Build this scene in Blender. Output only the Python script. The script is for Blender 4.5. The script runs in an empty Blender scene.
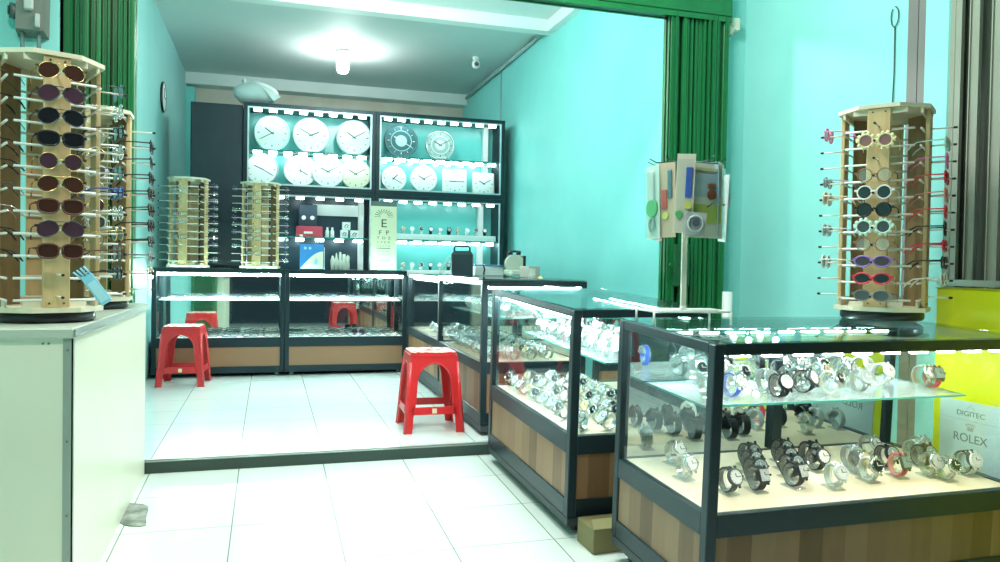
import bpy, math, random
from mathutils import Vector, Matrix, Euler
random.seed(7)
PI = math.pi
scene = bpy.context.scene
COL = scene.collection

# ------------------------------------------------------------------ camera
FPX = 765.0
YAW, PITCH, ROLL, CZ = 0.2933, -0.0200, 0.0170, 0.96
_cy, _sy = math.cos(YAW), math.sin(YAW)
FW = Vector((_sy*math.cos(PITCH), _cy*math.cos(PITCH), math.sin(PITCH)))
_r = Vector((_cy, -_sy, 0)); _u = _r.cross(FW)
RT = _r*math.cos(ROLL) + _u*math.sin(ROLL)
UP = -_r*math.sin(ROLL) + _u*math.cos(ROLL)
EYE = Vector((0, 0, CZ))
def ray(x, y): return FW + RT*((x-500)/FPX) - UP*((y-281)/FPX)
def at_z(x, y, z): d = ray(x, y); return EYE + d*((z-CZ)/d.z)
def at_y(x, y, Y): d = ray(x, y); return EYE + d*(Y/d.y)
def at_x(x, y, X): d = ray(x, y); return EYE + d*(X/d.x)
cam_d = bpy.data.cameras.new('camera'); cam = bpy.data.objects.new('camera', cam_d); COL.objects.link(cam)
cam_d.sensor_width = 36.0; cam_d.lens = FPX*36/1000; cam_d.clip_start = .05; cam_d.clip_end = 100
M = Matrix.Identity(4)
for i in range(3):
    M[i][0], M[i][1], M[i][2], M[i][3] = RT[i], UP[i], -FW[i], EYE[i]
cam.matrix_world = M
scene.camera = cam

# ------------------------------------------------------------------ materials
MATS = {}
def mat(name, col, rough=.5, metal=0., emit=None, es=0., coat=0., spec=None):
    if name in MATS: return MATS[name]
    m = bpy.data.materials.new(name); m.use_nodes = True
    b = m.node_tree.nodes['Principled BSDF']
    b.inputs['Base Color'].default_value = (*col, 1)
    b.inputs['Roughness'].default_value = rough
    b.inputs['Metallic'].default_value = metal
    if coat: b.inputs['Coat Weight'].default_value = coat; b.inputs['Coat Roughness'].default_value = .08
    if spec is not None: b.inputs['Specular IOR Level'].default_value = spec
    if emit: b.inputs['Emission Color'].default_value = (*emit, 1); b.inputs['Emission Strength'].default_value = es
    MATS[name] = m
    return m
def noisy(name, c1, c2, scale, rough=.6, detail=4, bump=0., stretch=(1, 1, 1), lo=.35, hi=.65, metal=0.):
    m = mat(name, c1, rough, metal)
    nt = m.node_tree; b = nt.nodes['Principled BSDF']
    tc = nt.nodes.new('ShaderNodeTexCoord'); mp = nt.nodes.new('ShaderNodeMapping'); mp.inputs['Scale'].default_value = stretch
    n = nt.nodes.new('ShaderNodeTexNoise'); n.inputs['Scale'].default_value = scale; n.inputs['Detail'].default_value = detail
    r = nt.nodes.new('ShaderNodeValToRGB'); r.color_ramp.elements[0].color = (*c1, 1); r.color_ramp.elements[1].color = (*c2, 1)
    r.color_ramp.elements[0].position = lo; r.color_ramp.elements[1].position = hi
    L = nt.links.new
    L(tc.outputs['Object'], mp.inputs['Vector']); L(mp.outputs['Vector'], n.inputs['Vector']); L(n.outputs['Fac'], r.inputs['Fac']); L(r.outputs['Color'], b.inputs['Base Color'])
    if bump:
        bp = nt.nodes.new('ShaderNodeBump'); bp.inputs['Strength'].default_value = bump; bp.inputs['Distance'].default_value = .01
        L(n.outputs['Fac'], bp.inputs['Height']); L(bp.outputs['Normal'], b.inputs['Normal'])
    return m
def glass(name, tint, spec=1.45, edge=None):
    m = bpy.data.materials.new(name); m.use_nodes = True; nt = m.node_tree; nt.nodes.clear()
    o = nt.nodes.new('ShaderNodeOutputMaterial'); mx = nt.nodes.new('ShaderNodeMixShader')
    t = nt.nodes.new('ShaderNodeBsdfTransparent'); t.inputs['Color'].default_value = (*tint, 1)
    g = nt.nodes.new('ShaderNodeBsdfGlossy'); g.inputs['Roughness'].default_value = .01
    f = nt.nodes.new('ShaderNodeFresnel')
    L = nt.links.new
    # thin pane: no refraction, so both faces reflect like the outer one
    ge = nt.nodes.new('ShaderNodeNewGeometry'); io = nt.nodes.new('ShaderNodeMapRange'); L(ge.outputs['Backfacing'], io.inputs['Value'])
    io.inputs['To Min'].default_value = spec; io.inputs['To Max'].default_value = 1/spec; L(io.outputs[0], f.inputs['IOR'])
    L(f.outputs[0], mx.inputs[0]); L(t.outputs[0], mx.inputs[1]); L(g.outputs[0], mx.inputs[2]); L(mx.outputs[0], o.inputs[0])
    MATS[name] = m
    return m
def acrylic(name, tint, fac, dif):
    m = glass(name, tint); nt = m.node_tree
    o = [n for n in nt.nodes if n.type == 'OUTPUT_MATERIAL'][0]; src = o.inputs[0].links[0].from_socket
    d = nt.nodes.new('ShaderNodeBsdfDiffuse'); d.inputs['Color'].default_value = (*dif, 1)
    mx = nt.nodes.new('ShaderNodeMixShader'); mx.inputs[0].default_value = fac
    nt.links.new(src, mx.inputs[1]); nt.links.new(d.outputs[0], mx.inputs[2]); nt.links.new(mx.outputs[0], o.inputs[0])
    return m
def tiles(name, col, grout, ox, oy, size, gw=.004):
    m = mat(name, col, .16); nt = m.node_tree; b = nt.nodes['Principled BSDF']; L = nt.links.new
    tc = nt.nodes.new('ShaderNodeTexCoord'); sp = nt.nodes.new('ShaderNodeSeparateXYZ'); L(tc.outputs['Object'], sp.inputs[0])
    def mth(op, a, v=None, w=None):
        n = nt.nodes.new('ShaderNodeMath'); n.operation = op
        for i, q in enumerate((a, v, w)):
            if q is None: continue
            if isinstance(q, (int, float)): n.inputs[i].default_value = q
            else: L(q, n.inputs[i])
        return n.outputs[0]
    ds = []; ids = []
    for k, off in ((0, ox), (1, oy)):
        s = mth('DIVIDE', mth('SUBTRACT', sp.outputs[k], off), size)
        ids.append(mth('FLOOR', s))
        fr = mth('FRACT', s); d = mth('ABSOLUTE', mth('SUBTRACT', fr, .5))
        ds.append(mth('GREATER_THAN', d, .5 - gw/size/2 * (1.0 if k == 0 else .8)))
    g = mth('MAXIMUM', ds[0], ds[1])
    wn = nt.nodes.new('ShaderNodeTexWhiteNoise'); wn.noise_dimensions = '2D'
    cb = nt.nodes.new('ShaderNodeCombineXYZ'); L(ids[0], cb.inputs[0]); L(ids[1], cb.inputs[1]); L(cb.outputs[0], wn.inputs['Vector'])
    nz = nt.nodes.new('ShaderNodeTexNoise'); nz.inputs['Scale'].default_value = 1.6; L(tc.outputs['Object'], nz.inputs['Vector'])
    v = mth('ADD', mth('MULTIPLY', wn.outputs['Value'], .05), mth('MULTIPLY_ADD', nz.outputs['Fac'], .12, .88))
    hsv = nt.nodes.new('ShaderNodeHueSaturation'); hsv.inputs['Color'].default_value = (*col, 1); L(v, hsv.inputs['Value'])
    mx = nt.nodes.new('ShaderNodeMixRGB'); L(g, mx.inputs[0]); L(hsv.outputs[0], mx.inputs[1]); mx.inputs[2].default_value = (*grout, 1)
    L(mx.outputs[0], b.inputs['Base Color'])
    return m
def wood(name, cs, width, rough=.45):
    """vertical laminate staves of differing tone"""
    m = mat(name, cs[0], rough); nt = m.node_tree; b = nt.nodes['Principled BSDF']; L = nt.links.new
    tc = nt.nodes.new('ShaderNodeTexCoord'); sp = nt.nodes.new('ShaderNodeSeparateXYZ'); L(tc.outputs['Object'], sp.inputs[0])
    a = nt.nodes.new('ShaderNodeMath'); a.operation = 'ADD'; L(sp.outputs[0], a.inputs[0]); L(sp.outputs[1], a.inputs[1])
    d = nt.nodes.new('ShaderNodeMath'); d.operation = 'DIVIDE'; L(a.outputs[0], d.inputs[0]); d.inputs[1].default_value = width
    fl = nt.nodes.new('ShaderNodeMath'); fl.operation = 'FLOOR'; L(d.outputs[0], fl.inputs[0])
    wn = nt.nodes.new('ShaderNodeTexWhiteNoise'); wn.noise_dimensions = '1D'; L(fl.outputs[0], wn.inputs['W'])
    mp = nt.nodes.new('ShaderNodeMapping'); mp.inputs['Scale'].default_value = (30, 30, 3); L(tc.outputs['Object'], mp.inputs['Vector'])
    nz = nt.nodes.new('ShaderNodeTexNoise'); nz.inputs['Scale'].default_value = 2; nz.inputs['Detail'].default_value = 5; L(mp.outputs[0], nz.inputs['Vector'])
    ad = nt.nodes.new('ShaderNodeMath'); ad.operation = 'MULTIPLY_ADD'; L(nz.outputs['Fac'], ad.inputs[0]); ad.inputs[1].default_value = .35
    L(wn.outputs['Value'], ad.inputs[2])
    sb = nt.nodes.new('ShaderNodeMath'); sb.operation = 'MULTIPLY'; L(ad.outputs[0], sb.inputs[0]); sb.inputs[1].default_value = .75
    r = nt.nodes.new('ShaderNodeValToRGB'); r.color_ramp.elements[0].color = (*cs[0], 1); r.color_ramp.elements[1].color = (*cs[-1], 1)
    if len(cs) > 2: e = r.color_ramp.elements.new(.5); e.color = (*cs[1], 1)
    L(sb.outputs[0], r.inputs['Fac']); L(r.outputs['Color'], b.inputs['Base Color'])
    return m

TURQ = noisy('turquoise_paint', (.26, .66, .62), (.29, .71, .67), 2.2, .55)
TURQ_IN = noisy('turquoise_paint_inside', (.19, .64, .61), (.22, .70, .66), 1.6, .55)
GREYWALL = noisy('grey_green_wall', (.22, .42, .41), (.28, .48, .47), 1.2, .6)
BEIGE = noisy('bare_plaster', (.55, .50, .42), (.66, .62, .53), 3, .8, lo=.3, hi=.7)
CEIL = noisy('ceiling_paint', (.64, .74, .72), (.70, .78, .76), .8, .7)
WHITE_TRIM = mat('white_trim_paint', (.82, .88, .85), .5)
TILE = tiles('white_floor_tiles', (.74, .82, .79), (.20, .24, .21), -.131, 4.016, .4045)
TILE2 = tiles('white_terrace_tiles', (.69, .77, .715), (.22, .26, .22), -.131, 3.59, .4035, .005)
GREEN = noisy('green_gate_enamel', (.010, .15, .042), (.014, .19, .055), 6, .33, stretch=(1, 1, .1))
GREEN_D = mat('green_gate_dark', (.006, .09, .025), .4)
GREYGATE = noisy('grey_gate_enamel', (.26, .28, .22), (.31, .33, .27), 4, .45, stretch=(1, 1, .1))
STEP = mat('step_dark_edge', (.03, .055, .045), .6)
RAILM = mat('dull_steel', (.36, .42, .38), .4, .6)
ALU = mat('dark_anodised_aluminium', (.018, .037, .046), .36, .4)
ALU_L = mat('pale_anodised_aluminium', (.62, .72, .74), .35, .6)
WOODL = wood('walnut_laminate', [(.105, .056, .024), (.20, .112, .054), (.29, .18, .10)], .085)
WOODR = wood('reddish_laminate', [(.15, .075, .034), (.26, .135, .066), (.36, .20, .105)], .095)
WOODB = mat('brown_laminate', (.30, .16, .085), .5)
BOARD = noisy('cream_board', (.82, .64, .45), (.90, .76, .57), 9, .35)
WBOARD = mat('white_board', (.85, .90, .88), .35)
GLASS = glass('clear_glass', (.965, .99, .98))
GLASS_TOP = glass('tinted_glass_top', (.80, .94, .91), 2.0)
GEDGE = mat('glass_edge_green', (.05, .28, .24), .2)
MIRROR = mat('mirror', (.80, .88, .87), .02, 1.)
LED = mat('led_white', (.9, 1, 1), .4, 0, (.80, 1., .98), 140.)
LED_F = mat('led_front_row', (.9, 1, 1), .4, 0, (.80, 1., .98), 110.)
LED_W = mat('led_warm_row', (1, 1, .95), .4, 0, (1., .94, .82), 110.)
LED_C = mat('led_cabinet', (.9, 1, 1), .4, 0, (.80, 1., .98), 15.)
LED_S = mat('led_spot', (.9, 1, 1), .4, 0, (.85, 1., .98), 40.)
BULB = mat('bulb_light', (1, 1, 1), .4, 0, (.93, 1., .97), 110.)
WHITE = mat('white_plastic', (.82, .86, .84), .4)
CREAM = mat('cream_plastic', (.74, .73, .58), .45)
CREAMPANEL = noisy('cream_counter_laminate', (.76, .75, .60), (.80, .79, .64), 1.5, .35)
BLACK = mat('black_plastic', (.012, .014, .016), .35)
DARK = noisy('dark_navy_panel', (.012, .022, .034), (.018, .030, .044), 3, .5)
RUBBER = mat('black_rubber', (.015, .015, .015), .7)
RED = mat('red_plastic', (.62, .018, .022), .32, coat=.25)
REDSEAT = noisy('worn_red_seat', (.62, .03, .03), (.86, .80, .72), 26, .5, lo=.42, hi=.56)
PINE = noisy('pine_board', (.58, .40, .19), (.70, .52, .27), 5, .5, stretch=(6, 6, .6))
PINE_D = noisy('brown_core_board', (.26, .17, .08), (.36, .25, .12), 5, .55, stretch=(5, 5, .5))
PLATE = noisy('cream_plate_board', (.72, .66, .48), (.80, .75, .58), 5, .5)
PEGW = mat('white_peg', (.82, .82, .76), .4)
GREYMET = mat('grey_cast_metal', (.20, .21, .18), .5, .2)
SILVER = mat('silver_metal', (.72, .74, .75), .22, 1.)
STEEL_D = mat('dark_steel', (.10, .11, .12), .3, .9)
GOLD = mat('gold_metal', (.75, .55, .25), .25, 1.)
YELLOW = mat('yellow_paint', (.80, .80, .005), .45)
ACR = acrylic('clear_acrylic', (.97, .99, .98), .13, (.9, .95, .93))
CLEARB = acrylic('clear_plastic_film', (.93, .97, .97), .22, (.8, .88, .88))
BAGM = acrylic('milky_plastic_bag', (.9, .97, .97), .8, (.72, .82, .81))

# ------------------------------------------------------------------ mesh builder
class MB:
    def __init__(s): s.v = []; s.f = []; s.mi = []; s.sm = []; s.X = Matrix.Identity(4); s.m = 0
    def add(s, vs, fs, smooth=False):
        b = len(s.v)
        s.v += [s.X @ Vector(p) for p in vs]
        for f in fs: s.f.append([b+i for i in f]); s.mi.append(s.m); s.sm.append(smooth)
        return s
    def box(s, x0, x1, y0, y1, z0, z1, bev=0.):
        if bev > 0:
            e = min(bev, (x1-x0)*.45, (y1-y0)*.45, (z1-z0)*.45)
            P = [(x0, y0), (x1, y0), (x1, y1), (x0, y1)]
            ring = []
            for (cx, cy), (ax, ay) in zip(P, ((1, 1), (-1, 1), (-1, -1), (1, -1))):
                a = (cx+ax*e, cy); b = (cx, cy+ay*e)
                ring += [b, a] if (ax*ay > 0) else [a, b]
            inn = []
            for (cx, cy), (ax, ay) in zip(P, ((1, 1), (-1, 1), (-1, -1), (1, -1))):
                a = (cx+ax*e*1.5, cy+ay*e); b = (cx+ax*e, cy+ay*e*1.5)
                inn += [b, a] if (ax*ay > 0) else [a, b]
            vs = [(x, y, z0) for x, y in inn]+[(x, y, z0+e) for x, y in ring]+[(x, y, z1-e) for x, y in ring]+[(x, y, z1) for x, y in inn]
            fs = [[7-i for i in range(8)], [24+i for i in range(8)]]
            for k in range(3):
                for i in range(8):
                    j = (i+1) % 8; fs.append([k*8+i, k*8+j, k*8+8+j, k*8+8+i])
            return s.add(vs, fs)
        vs = [(x0, y0, z0), (x1, y0, z0), (x1, y1, z0), (x0, y1, z0), (x0, y0, z1), (x1, y0, z1), (x1, y1, z1), (x0, y1, z1)]
        return s.add(vs, [(0, 3, 2, 1), (4, 5, 6, 7), (0, 1, 5, 4), (1, 2, 6, 5), (2, 3, 7, 6), (3, 0, 4, 7)])
    def tube(s, pts, r, n=8, closed=False, flat=1.0, up=None):
        pts = [Vector(p) for p in pts]; N = len(pts); rr = r if isinstance(r, (list, tuple)) else [r]*N
        vs = []; fs = []; prev = None
        for i, p in enumerate(pts):
            a = pts[i-1] if (i > 0 or closed) else p; b = pts[(i+1) % N] if (i < N-1 or closed) else p
            t = (b-a)
            t = t.normalized() if t.length > 1e-9 else Vector((0, 0, 1))
            ref = Vector(up) if up else (prev if prev is not None else (Vector((0, 0, 1)) if abs(t.z) < .9 else Vector((1, 0, 0))))
            u = (ref - t*ref.dot(t))
            if u.length < 1e-6: u = t.orthogonal()
            u.normalize(); w = t.cross(u); prev = u
            for k in range(n):
                an = 2*PI*k/n; vs.append(p + u*math.cos(an)*rr[i]*flat + w*math.sin(an)*rr[i])
        for i in range(N if closed else N-1):
            j = (i+1) % N
            for k in range(n): fs.append((i*n+k, i*n+(k+1) % n, j*n+(k+1) % n, j*n+k))
        s.add(vs, fs, n > 4)
        if not closed:
            s.f.append([len(s.v)-len(vs)+n-1-k for k in range(n)]); s.mi.append(s.m); s.sm.append(False)
            s.f.append([len(s.v)-n+k for k in range(n)]); s.mi.append(s.m); s.sm.append(False)
        return s
    def cyl(s, a, b, r, n=16, r2=None): return s.tube([a, b], [r, r if r2 is None else r2], n)
    def lathe(s, prof, n=24, c=(0, 0, 0)):
        vs = []; fs = []
        for (r, z) in prof:
            for k in range(n): a = 2*PI*k/n; vs.append((c[0]+r*math.cos(a), c[1]+r*math.sin(a), c[2]+z))
        for i in range(len(prof)-1):
            for k in range(n): fs.append((i*n+k, i*n+(k+1) % n, (i+1)*n+(k+1) % n, (i+1)*n+k))
        s.add(vs, fs, True)
        b = len(s.v)-len(vs)
        s.f.append([b+n-1-k for k in range(n)]); s.mi.append(s.m); s.sm.append(False)
        s.f.append([b+(len(prof)-1)*n+k for k in range(n)]); s.mi.append(s.m); s.sm.append(False)
        return s
    def prism(s, poly, z0, z1):
        """2D polygon (ccw) in xy extruded in z"""
        n = len(poly)
        vs = [(x, y, z0) for x, y in poly]+[(x, y, z1) for x, y in poly]
        fs = [[n-1-i for i in range(n)], [n+i for i in range(n)]]+[(i, (i+1) % n, n+(i+1) % n, n+i) for i in range(n)]
        return s.add(vs, fs)
    def blob(s, c, r, n=12, m=8, fn=None):
        vs = []; fs = []
        for i in range(m+1):
            th = PI*i/m
            for k in range(n):
                ph = 2*PI*k/n; d = Vector((math.sin(th)*math.cos(ph), math.sin(th)*math.sin(ph), math.cos(th)))
                q = fn(d) if fn else 1.
                vs.append((c[0]+d.x*r[0]*q, c[1]+d.y*r[1]*q, c[2]+d.z*r[2]*q))
        for i in range(m):
            for k in range(n): fs.append((i*n+k, (i+1)*n+k, (i+1)*n+(k+1) % n, i*n+(k+1) % n))
        return s.add(vs, fs, True)
    def mesh(s, name, mats):
        me = bpy.data.meshes.new(name); me.from_pydata([tuple(v) for v in s.v], [], s.f)
        for m in (mats if isinstance(mats, (list, tuple)) else [mats]): me.materials.append(m)
        me.polygons.foreach_set('material_index', s.mi); me.polygons.foreach_set('use_smooth', s.sm); me.update()
        return me
def link(name, data, parent=None):
    o = bpy.data.objects.new(name, data); COL.objects.link(o)
    if parent is not None: o.parent = parent
    return o
def part(name, mb, mats, parent, label=None):
    o = link(name, mb.mesh(name, mats), parent)
    if label: o['label'] = label
    return o
def tag(o, label, cat, group=None, kind=None):
    o['label'] = label; o['category'] = cat
    if group: o['group'] = group
    if kind: o['kind'] = kind
    return o
def thing(name, label, cat, loc=(0, 0, 0), rot=(0, 0, 0), group=None):
    o = link(name, None); o.location = loc; o.rotation_euler = rot; o.empty_display_size = .05
    return tag(o, label, cat, group)
def solo(name, mb, mats, label, cat, loc=(0, 0, 0), rot=(0, 0, 0), group=None):
    o = link(name, mb.mesh(name, mats)); o.location = loc; o.rotation_euler = rot
    return tag(o, label, cat, group)
def struct(name, mb, mats, label=None):
    o = link(name, mb.mesh(name, mats)); o['kind'] = 'structure'
    if label: o['label'] = label
    return o
KIDS = {}
def kids(o): return [c for c in COL.objects if c.parent is o]
def dup(root, label, loc, rot, group=None, scale=None):
    if root.name not in KIDS:
        KIDS[root.name] = [(c, kids(c)) for c in kids(root)]
    r = root.copy(); COL.objects.link(r); r.location = loc; r.rotation_euler = rot
    r['label'] = label
    if group: r['group'] = group
    if scale: r.scale = (scale,)*3
    for c, gs in KIDS[root.name]:
        k = c.copy(); COL.objects.link(k); k.parent = r
        for g in gs:
            q = g.copy(); COL.objects.link(q); q.parent = k
    return r
def text(name, body, size, parent, loc, rot, m, align='CENTER', sx=1., depth=.0006):
    cu = bpy.data.curves.new(name, 'FONT'); cu.body = body; cu.size = size; cu.align_x = align; cu.extrude = depth
    tmp = bpy.data.objects.new('lettering_curve', cu); COL.objects.link(tmp)
    dg = bpy.context.evaluated_depsgraph_get(); me = bpy.data.meshes.new_from_object(tmp.evaluated_get(dg))
    bpy.data.objects.remove(tmp); bpy.data.curves.remove(cu)
    me.materials.clear(); me.materials.append(m)
    o = link(name, me, parent); o.location = loc; o.rotation_euler = rot; o.scale = (sx, 1, 1)
    return o
ORD = ['first', 'second', 'third', 'fourth', 'fifth', 'sixth', 'seventh', 'eighth', 'ninth', 'tenth', 'eleventh', 'twelfth', 'thirteenth', 'fourteenth', 'fifteenth', 'sixteenth', 'seventeenth', 'eighteenth']

# ------------------------------------------------------------------ the setting
XL, XR, XTL, XTR, YS, YB, ZC = -.93, 2.36, -1.25, 2.70, 3.97, 9.6, 3.1
SLOPE = .044
def zlow(y): return -.055 - SLOPE*(YS-y)
b = MB(); b.box(XL-.1, XR+.1, YS, YB+.1, -.12, 0); struct('floor', b, TILE)
b = MB(); y0 = -2.5
b.add([(XTL-.1, y0, zlow(y0)), (XTR+.1, y0, zlow(y0)), (XTR+.1, YS, -.055), (XTL-.1, YS, -.055),
       (XTL-.1, y0, zlow(y0)-.1), (XTR+.1, y0, zlow(y0)-.1), (XTR+.1, YS, -.155), (XTL-.1, YS, -.155)],
      [(0, 1, 2, 3), (7, 6, 5, 4), (0, 4, 5, 1), (1, 5, 6, 2), (2, 6, 7, 3), (3, 7, 4, 0)])
struct('floor_terrace', b, TILE2)
b = MB(); b.box(XTL, XTR, YS-.035, YS, -.13, -.002); b.m = 1; b.box(XTL, XTR, YS-.012, YS+.012, -.004, .004); b.box(XTL, XTR, YS-.034, YS-.026, -.003, .002)
struct('trim_1', b, [STEP, RAILM], 'dark step edge with a steel gate rail')
b = MB(); b.box(XL-.12, XL, YS, YB, -.1, ZC+.2); struct('wall_left', b, noisy('shaded_turquoise_paint', (.24, .54, .52), (.28, .59, .57), 1.3, .6))  # grey of the shade is mixed into this turquoise
b = MB(); b.box(XR, XR+.12, YS+.12, YB, -.1, ZC+.2); struct('wall_right', b, TURQ_IN)
b = MB(); b.box(XL-.12, XR+.12, YB, YB+.12, -.1, 2.55); b.m = 1; b.box(XL-.12, XR+.12, YB, YB+.12, 2.55, ZC+.2); struct('wall_back', b, [GREYWALL, BEIGE])
b = MB(); b.box(XL, XL+.09, 9.45, YB, 0, 2.95); struct('trim_2', b, TURQ_IN, 'narrow painted pier in the back left corner')
b = MB(); b.box(XTL-.12, XTL, -.6, YS+.1, -.4, 3.6); struct('wall_terrace_left', b, TURQ)
b = MB(); b.box(XTR, XTR+.12, 2.60, YS+.12, -.4, 3.6); struct('wall_terrace_right', b, TURQ)
b = MB(); b.box(2.55, XTR, YS, YS+.12, -.2, 3.6); b.box(XR, 2.56, YS+.06, YS+.12, -.2, 2.6); struct('wall_return', b, TURQ)
b = MB(); b.box(XTL, XL, YS-.012, YS+.12, -.2, 3.6); struct('wall_return_left', b, TURQ)
b = MB(); b.box(XL-.1, XR+.1, YS, YB+.1, ZC, ZC+.1); struct('ceiling', b, CEIL)
b = MB(); b.box(XTL-.1, XTR+.1, -1.0, YS+.1, 3.5, 3.6); struct('ceiling_terrace_unseen', b, WHITE_TRIM)  # unseen ceiling, put in so light bounces back down
b = MB(); b.box(XTL, XTR, YS+.02, YS+.12, 2.62, 3.6); struct('wall_above_opening', b, TURQ)
b = MB(); b.box(XL, XR, 6.28, 6.40, 3.0, ZC); b.box(XL, XR, 6.40, 6.46, 3.05, ZC); struct('trim_3', b, WHITE_TRIM, 'white ceiling beam')
b = MB(); b.box(XR-.07, XR, YS+.12, 6.3, 3.0, ZC); struct('trim_4', b, WHITE_TRIM, 'white cornice along the right wall')
b = MB(); b.box(XL, XR, 9.38, YB, 2.97, ZC); struct('trim_5', b, CEIL, 'shallow beam at the back wall')
# lintel channel of the folding gate
b = MB(); b.box(XL-.0, 2.56, 3.90, 3.985, 2.425, 2.62); b.m = 1; b.box(XL, 2.56, 3.925, 3.965, 2.40, 2.426); b.m = 0
b.box(XL, 2.56, 3.90, 3.915, 2.395, 2.43); b.box(XL, 2.56, 3.97, 3.985, 2.395, 2.43)
struct('trim_6', b, [GREEN, GREEN_D], 'green steel lintel channel')
# pipe along the ceiling edge
b = MB(); b.tube([(XR-.02, 6.5, 3.06), (XR-.02, 8.0, 3.05), (XR-.03, 9.3, 3.04)], .018, 8); b.tube([(XR-.012, 7.86, 3.04), (XR-.012, 7.86, 1.2)], .006, 6)
struct('trim_7', b, mat('pipe_grey', (.30, .42, .41), .5), 'thin pipe under the ceiling')
# right side: post, pier
b = MB(); b.box(2.66, 2.70, 2.615, 2.652, -.4, 3.6); b.box(2.66, 2.70, 2.656, 2.71, -.4, 3.6); b.m = 1; b.box(2.67, 2.70, 2.65, 2.658, -.4, 3.6)
struct('trim_8', b, [mat('brown_grey_steel', (.22, .20, .19), .5, .3), BLACK], 'brown grey steel post')
b = MB(); b.box(2.645, 2.95, 2.475, 2.61, -.4, 3.6, .01); struct('pillar_right', b, TURQ)

# ------------------------------------------------------------------ folding gates
def folding_gate(label, p0, p1, z0, z1, n, m, md, seed, name='folding_gate', sgn=-1):
    rnd = random.Random(seed)
    p0 = Vector(p0); p1 = Vector(p1); d = (p1-p0); Ln = d.length; ang = math.atan2(d.y, d.x)
    t = thing(name, label, 'gate', (p0.x, p0.y, z0), (0, 0, ang))
    H = z1-z0
    b = MB(); w = Ln/n
    for i in range(n):
        x = i*w; dep = rnd.uniform(.0, .03); ww = w*rnd.uniform(.45, .9); a = rnd.uniform(-.25, .25)
        b.m = 0
        y = sgn*(.018+dep)
        b.add([(x, y-.006, 0), (x+ww, y-.006+a*ww, 0), (x+ww, y+.01+a*ww, 0), (x, y+.01, 0), (x, y-.006, H), (x+ww, y-.006+a*ww, H), (x+ww, y+.01+a*ww, H), (x, y+.01, H)],
              [(0, 3, 2, 1), (4, 5, 6, 7), (0, 1, 5, 4), (1, 2, 6, 5), (2, 3, 7, 6), (3, 0, 4, 7)])
        b.box(x+ww*.1, x+ww*.1+.005, y-.012, y, 0, H)
    part('slats', b, [m, md], t)
    b = MB(); b.box(0, Ln, -.006, .012, 0, H); part('gap_shade_sheet', b, md, t)  # dark sheet painting the shade seen between the slats
    for xx in (0, Ln-.03):
        b = MB(); b.box(xx, xx+.03, -.045, .045, 0, H, .004); part('end_post', b, m, t)
    return t
gl = folding_gate('green folding gate bunched at the left of the shop opening, behind the tall sunglasses rack', (-.93, 4.06), (-.625, 4.06), 0, 2.42, 13, GREEN, GREEN_D, 3)
gr = folding_gate('green folding gate bunched at the right of the opening, behind the watch card stand', (2.17, 3.955), (2.545, 3.955), 0, 2.42, 14, GREEN, GREEN_D, 5)
b = MB(); b.box(.03, .13, -.085, -.055, .86, 1.10, .004); b.cyl((.01, -.075, .98), (.0, -.11, .98), .012, 10); part('lock_box', b, GREEN_D, gr)
gg = folding_gate('grey folding gate at the far right, behind the round rack and yellow panel', (2.68, 2.47), (2.68, 1.2), -.15, 3.4, 13, GREYGATE, mat('grey_gate_dark', (.13, .14, .11), .5), 9, sgn=-1)
b = MB(); b.box(0, 1.3, -.075, -.05, 1.06, 1.085); part('cross_rail', b, RAILM, gg)

# ------------------------------------------------------------------ lights
def area(name, loc, rot, sx, sy, power, col=(1, 1, 1)):
    d = bpy.data.lights.new(name, 'AREA'); d.shape = 'RECTANGLE'; d.size = sx; d.size_y = sy; d.energy = power; d.color = col
    o = bpy.data.objects.new(name, d); COL.objects.link(o); o.location = loc; o.rotation_euler = rot
    return o
area('terrace_light', (.9, 2.9, 3.45), (0, 0, 0), 1.2, .3, 68, (.97, 1., .96))
d = bpy.data.lights.new('room_lamp', 'POINT'); d.energy = 62; d.color = (.90, 1., .98); d.shadow_soft_size = .07
o = bpy.data.objects.new('room_lamp', d); COL.objects.link(o); o.location = (.75, 4.95, 2.80)
area('terrace_light', (-.5, 1.1, 3.42), (0, 0, 0), .6, .3, 42, (1., .97, .88))  # fill light added to brighten the cream counter front, no lamp known there
w = bpy.data.worlds.new('night'); scene.world = w; w.use_nodes = True
w.node_tree.nodes['Background'].inputs[0].default_value = (.25, .5, .6, 1); w.node_tree.nodes['Background'].inputs[1].default_value = .06

# ceiling bulb
lp = at_z(343, 50, ZC)
t = thing('ceiling_lamp', 'bright bare bulb in a round holder on the shop ceiling', 'lamp', (lp.x, lp.y, ZC))
b = MB(); b.lathe([(.075, 0), (.075, -.02), (.05, -.05), (.03, -.06)], 24); part('lamp_holder', b, mat('grey_lamp_holder', (.45, .5, .48), .5), t)
b = MB(); b.lathe([(.025, -.06), (.045, -.08), (.06, -.12), (.06, -.19), (.045, -.225), (.01, -.235)], 24); part('bulb', b, BULB, t)
# dome camera
cc = at_z(476, 57, ZC)
t = thing('security_camera', 'small white security camera with dark lens on the ceiling', 'camera', (cc.x, cc.y, ZC))
b = MB(); b.lathe([(.035, 0), (.035, -.03), (.02, -.035)], 16); part('mount', b, WHITE, t)
b = MB(); b.blob((0, -.01, -.075), (.042, .042, .052), 16, 10); part('camera_body', b, WHITE, t)
b = MB(); b.cyl((0, -.04, -.082), (-.01, -.062, -.085), .022, 14); part('lens', b, BLACK, t)

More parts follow.
